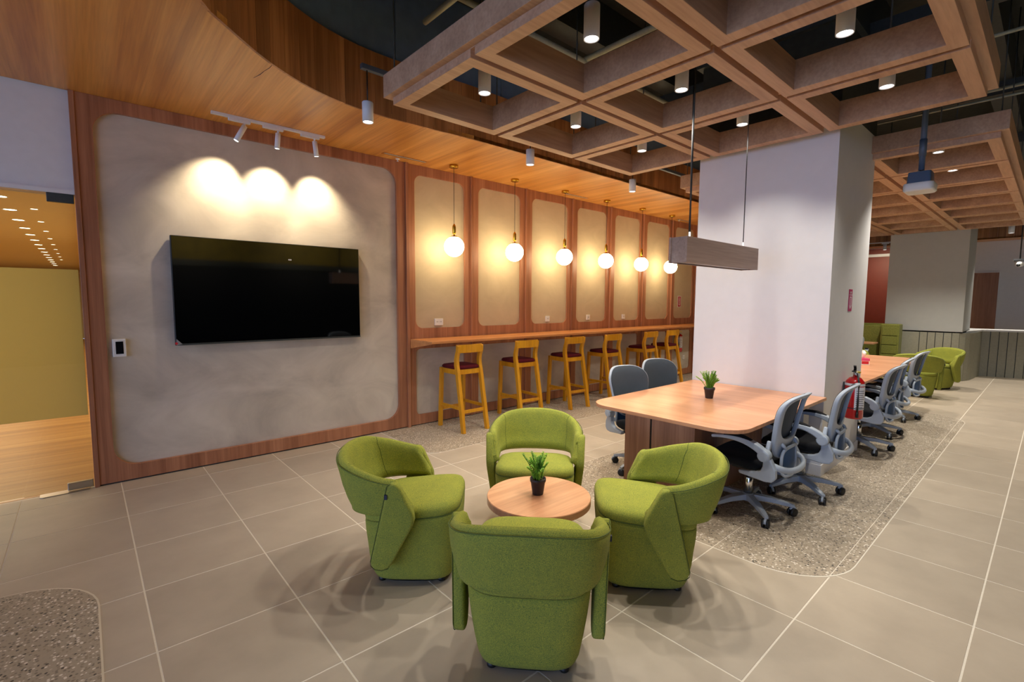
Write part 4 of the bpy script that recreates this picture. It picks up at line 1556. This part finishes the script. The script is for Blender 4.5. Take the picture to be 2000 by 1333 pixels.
# lumbar loop behind the back
ring = [(.135 * math.copysign(abs(math.cos(t_)) ** .6, math.cos(t_)), 0, .455 + .105 * math.copysign(abs(math.sin(t_)) ** .6, math.sin(t_))) for t_ in [2 * PI * k / 40 for k in range(40)]]
m = MB()
m.tube([(x, -.285 + 1.1 * x * x, z) for x, _, z in ring], .011, 8, closed=True, upv=(0, 1, 0))
lb = m.build('lumbar_frame', 'chair_plastic', oc)
m = MB()
m.loft([[(x * k, -.281 + 1.1 * (x * k) ** 2, .455 + (z - .455) * k) for x, _, z in ring] for k in (.97, .7, .35, .03)], cap0=False)
m.build('lumbar_mesh', 'blue_mesh', lb)
MB().tube(catmull([(-.215, -.225, .455), (-.20, -.285, .435), (-.12, -.325, .415), (0, -.338, .410), (.12, -.325, .415), (.20, -.285, .435), (.215, -.225, .455)], 5), .017, 10, flat=1.3).build('rear_brace', 'chair_plastic', lb)
for sx in (-1, 1):
    MB().tube([(sx * .10, -.235, .60), (sx * .115, -.268, .575), (sx * .10, -.28, .555)], .013, 8).build('lumbar_bracket', 'chair_plastic', lb)
# side brackets: L-plates that carry back and arms
brk = [(-.025, .378), (-.030, .354), (-.12, .345), (-.20, .336), (-.250, .342), (-.274, .372), (-.272, .43), (-.252, .475), (-.232, .512), (-.205, .520), (-.190, .500), (-.186, .44), (-.172, .408), (-.135, .390)]
for sx in (-1, 1):
    m = MB()
    m.prism(brk, -.022, .022, 'yz')
    m.v = [(sx * (.236 + x), y, z) for x, y, z in m.v]
    b_ = m.build('side_bracket', 'chair_plastic', oc, bevel=0.009)
    MB().cyl((sx * .06, -.06, .352), (sx * .235, -.10, .358), .013, n=10).build('cross_tube', 'black_plastic', b_)
    MB().bar([(sx * .225, -.205, .50), (sx * .205, -.20, .56), (sx * .185, -.205, .61)], .03, .03).build('back_link', 'chair_plastic', b_, bevel=0.008)
    ar = MB().cyl((sx * .225, -.200, .522), (sx * .290, -.200, .522), .040, n=24).build('armrest', 'chair_plastic', oc, bevel=0.006)
    MB().cyl((sx * .290, -.200, .522), (sx * .294, -.200, .522), .031, n=24).build('pivot_cap', 'chair_plastic', ar)
    pts = catmull([(sx * .262, -.215, .525), (sx * .265, -.15, .572), (sx * .268, -.07, .602), (sx * .268, .02, .610), (sx * .265, .10, .602), (sx * .258, .165, .588)], 5)
    n_ = len(pts)
    MB().bar(pts, [.050 + .014 * math.sin(PI * i / n_) for i in range(n_)], [.056 - .034 * min(1, i / (n_ * .75)) for i in range(n_)], smooth=False).build('arm_bar', 'chair_plastic', ar, bevel=0.008)
    pp = catmull([(sx * .267, -.115, .604), (sx * .268, -.05, .6255), (sx * .268, .02, .6285), (sx * .267, .075, .622)], 5)
    MB().bar(pp, [.048 + .01 * math.sin(PI * i / len(pp)) for i in range(len(pp))], [.016] * len(pp)).build('arm_pad', 'black_fabric', ar, bevel=0.006)
OC = [((4.42, 1.335), 4, 'pale grey mesh office chair beside the white column, second along the nearer table'),
      ((3.86, 2.465), 163, 'grey mesh office chair on the bar side of the nearer table, front one of two'),
      ((4.58, 2.58), 160, 'grey mesh office chair on the bar side of the nearer table, next to the column'),
      ((6.22, 1.34), -3, 'pale grey office chair just past the fire extinguisher, first at the farther table'),
      ((7.06, 1.40), 3, 'pale grey office chair in the middle of three at the farther table'),
      ((8.20, 1.42), -6, 'pale grey office chair at the end of the farther table, before the green armchairs'),
      ((11.98, 2.80), -80, 'grey office chair back just visible past the edge of the white column')]
for (x, y), rz, lab in OC:
    dup(oc, lab, (x, y, 0), math.radians(rz))

# ================================================================== BOOTH AT THE FAR END
t = thing('booth_sofa', 'tall green upholstered booth in front of the far grey column', 'sofa', (12.74, 2.12, 0))
MB().box(-.15, .15, 0.0, .32, 0.02, 1.12).build('end_panel', 'booth_leather', t, bevel=0.02)
MB().box(.10, .235, .32, 2.0, 0.02, 1.12).build('backrest', 'booth_leather', t, bevel=0.02)
for k in range(4):
    MB().box(.04, .105, .34 + .41 * k, .73 + .41 * k, .42, 1.08).build('back_cushion', 'booth_leather', t, bevel=0.02)
    MB().box(-.08, .10, .34 + .41 * k, .73 + .41 * k, .28, .44).build('seat_cushion', 'booth_leather', t, bevel=0.02)
for k in range(5):
    MB().box(-.165, -.148, 0.03, .29, .12 + .19 * k, .295 + .19 * k).build('tufted_pad', 'booth_leather', t, bevel=0.008)
MB().box(-.07, .10, .34, 1.98, 0.02, .28).build('plinth', 'black_plastic', t)
t = thing('booth_table', 'timber booth table in front of the green booth seat', 'table', (12.50, 2.42, 0))
MB().box(-.28, .12, 0.05, 1.3, .70, .73).build('tabletop', 'table_wood', t, bevel=0.003)
MB().box(-.10, -.02, .55, .65, 0.02, .70).build('leg', 'black_plastic', t)
MB().box(-.25, .10, .40, .80, 0.0, .02).build('foot_plate', 'black_plastic', t)
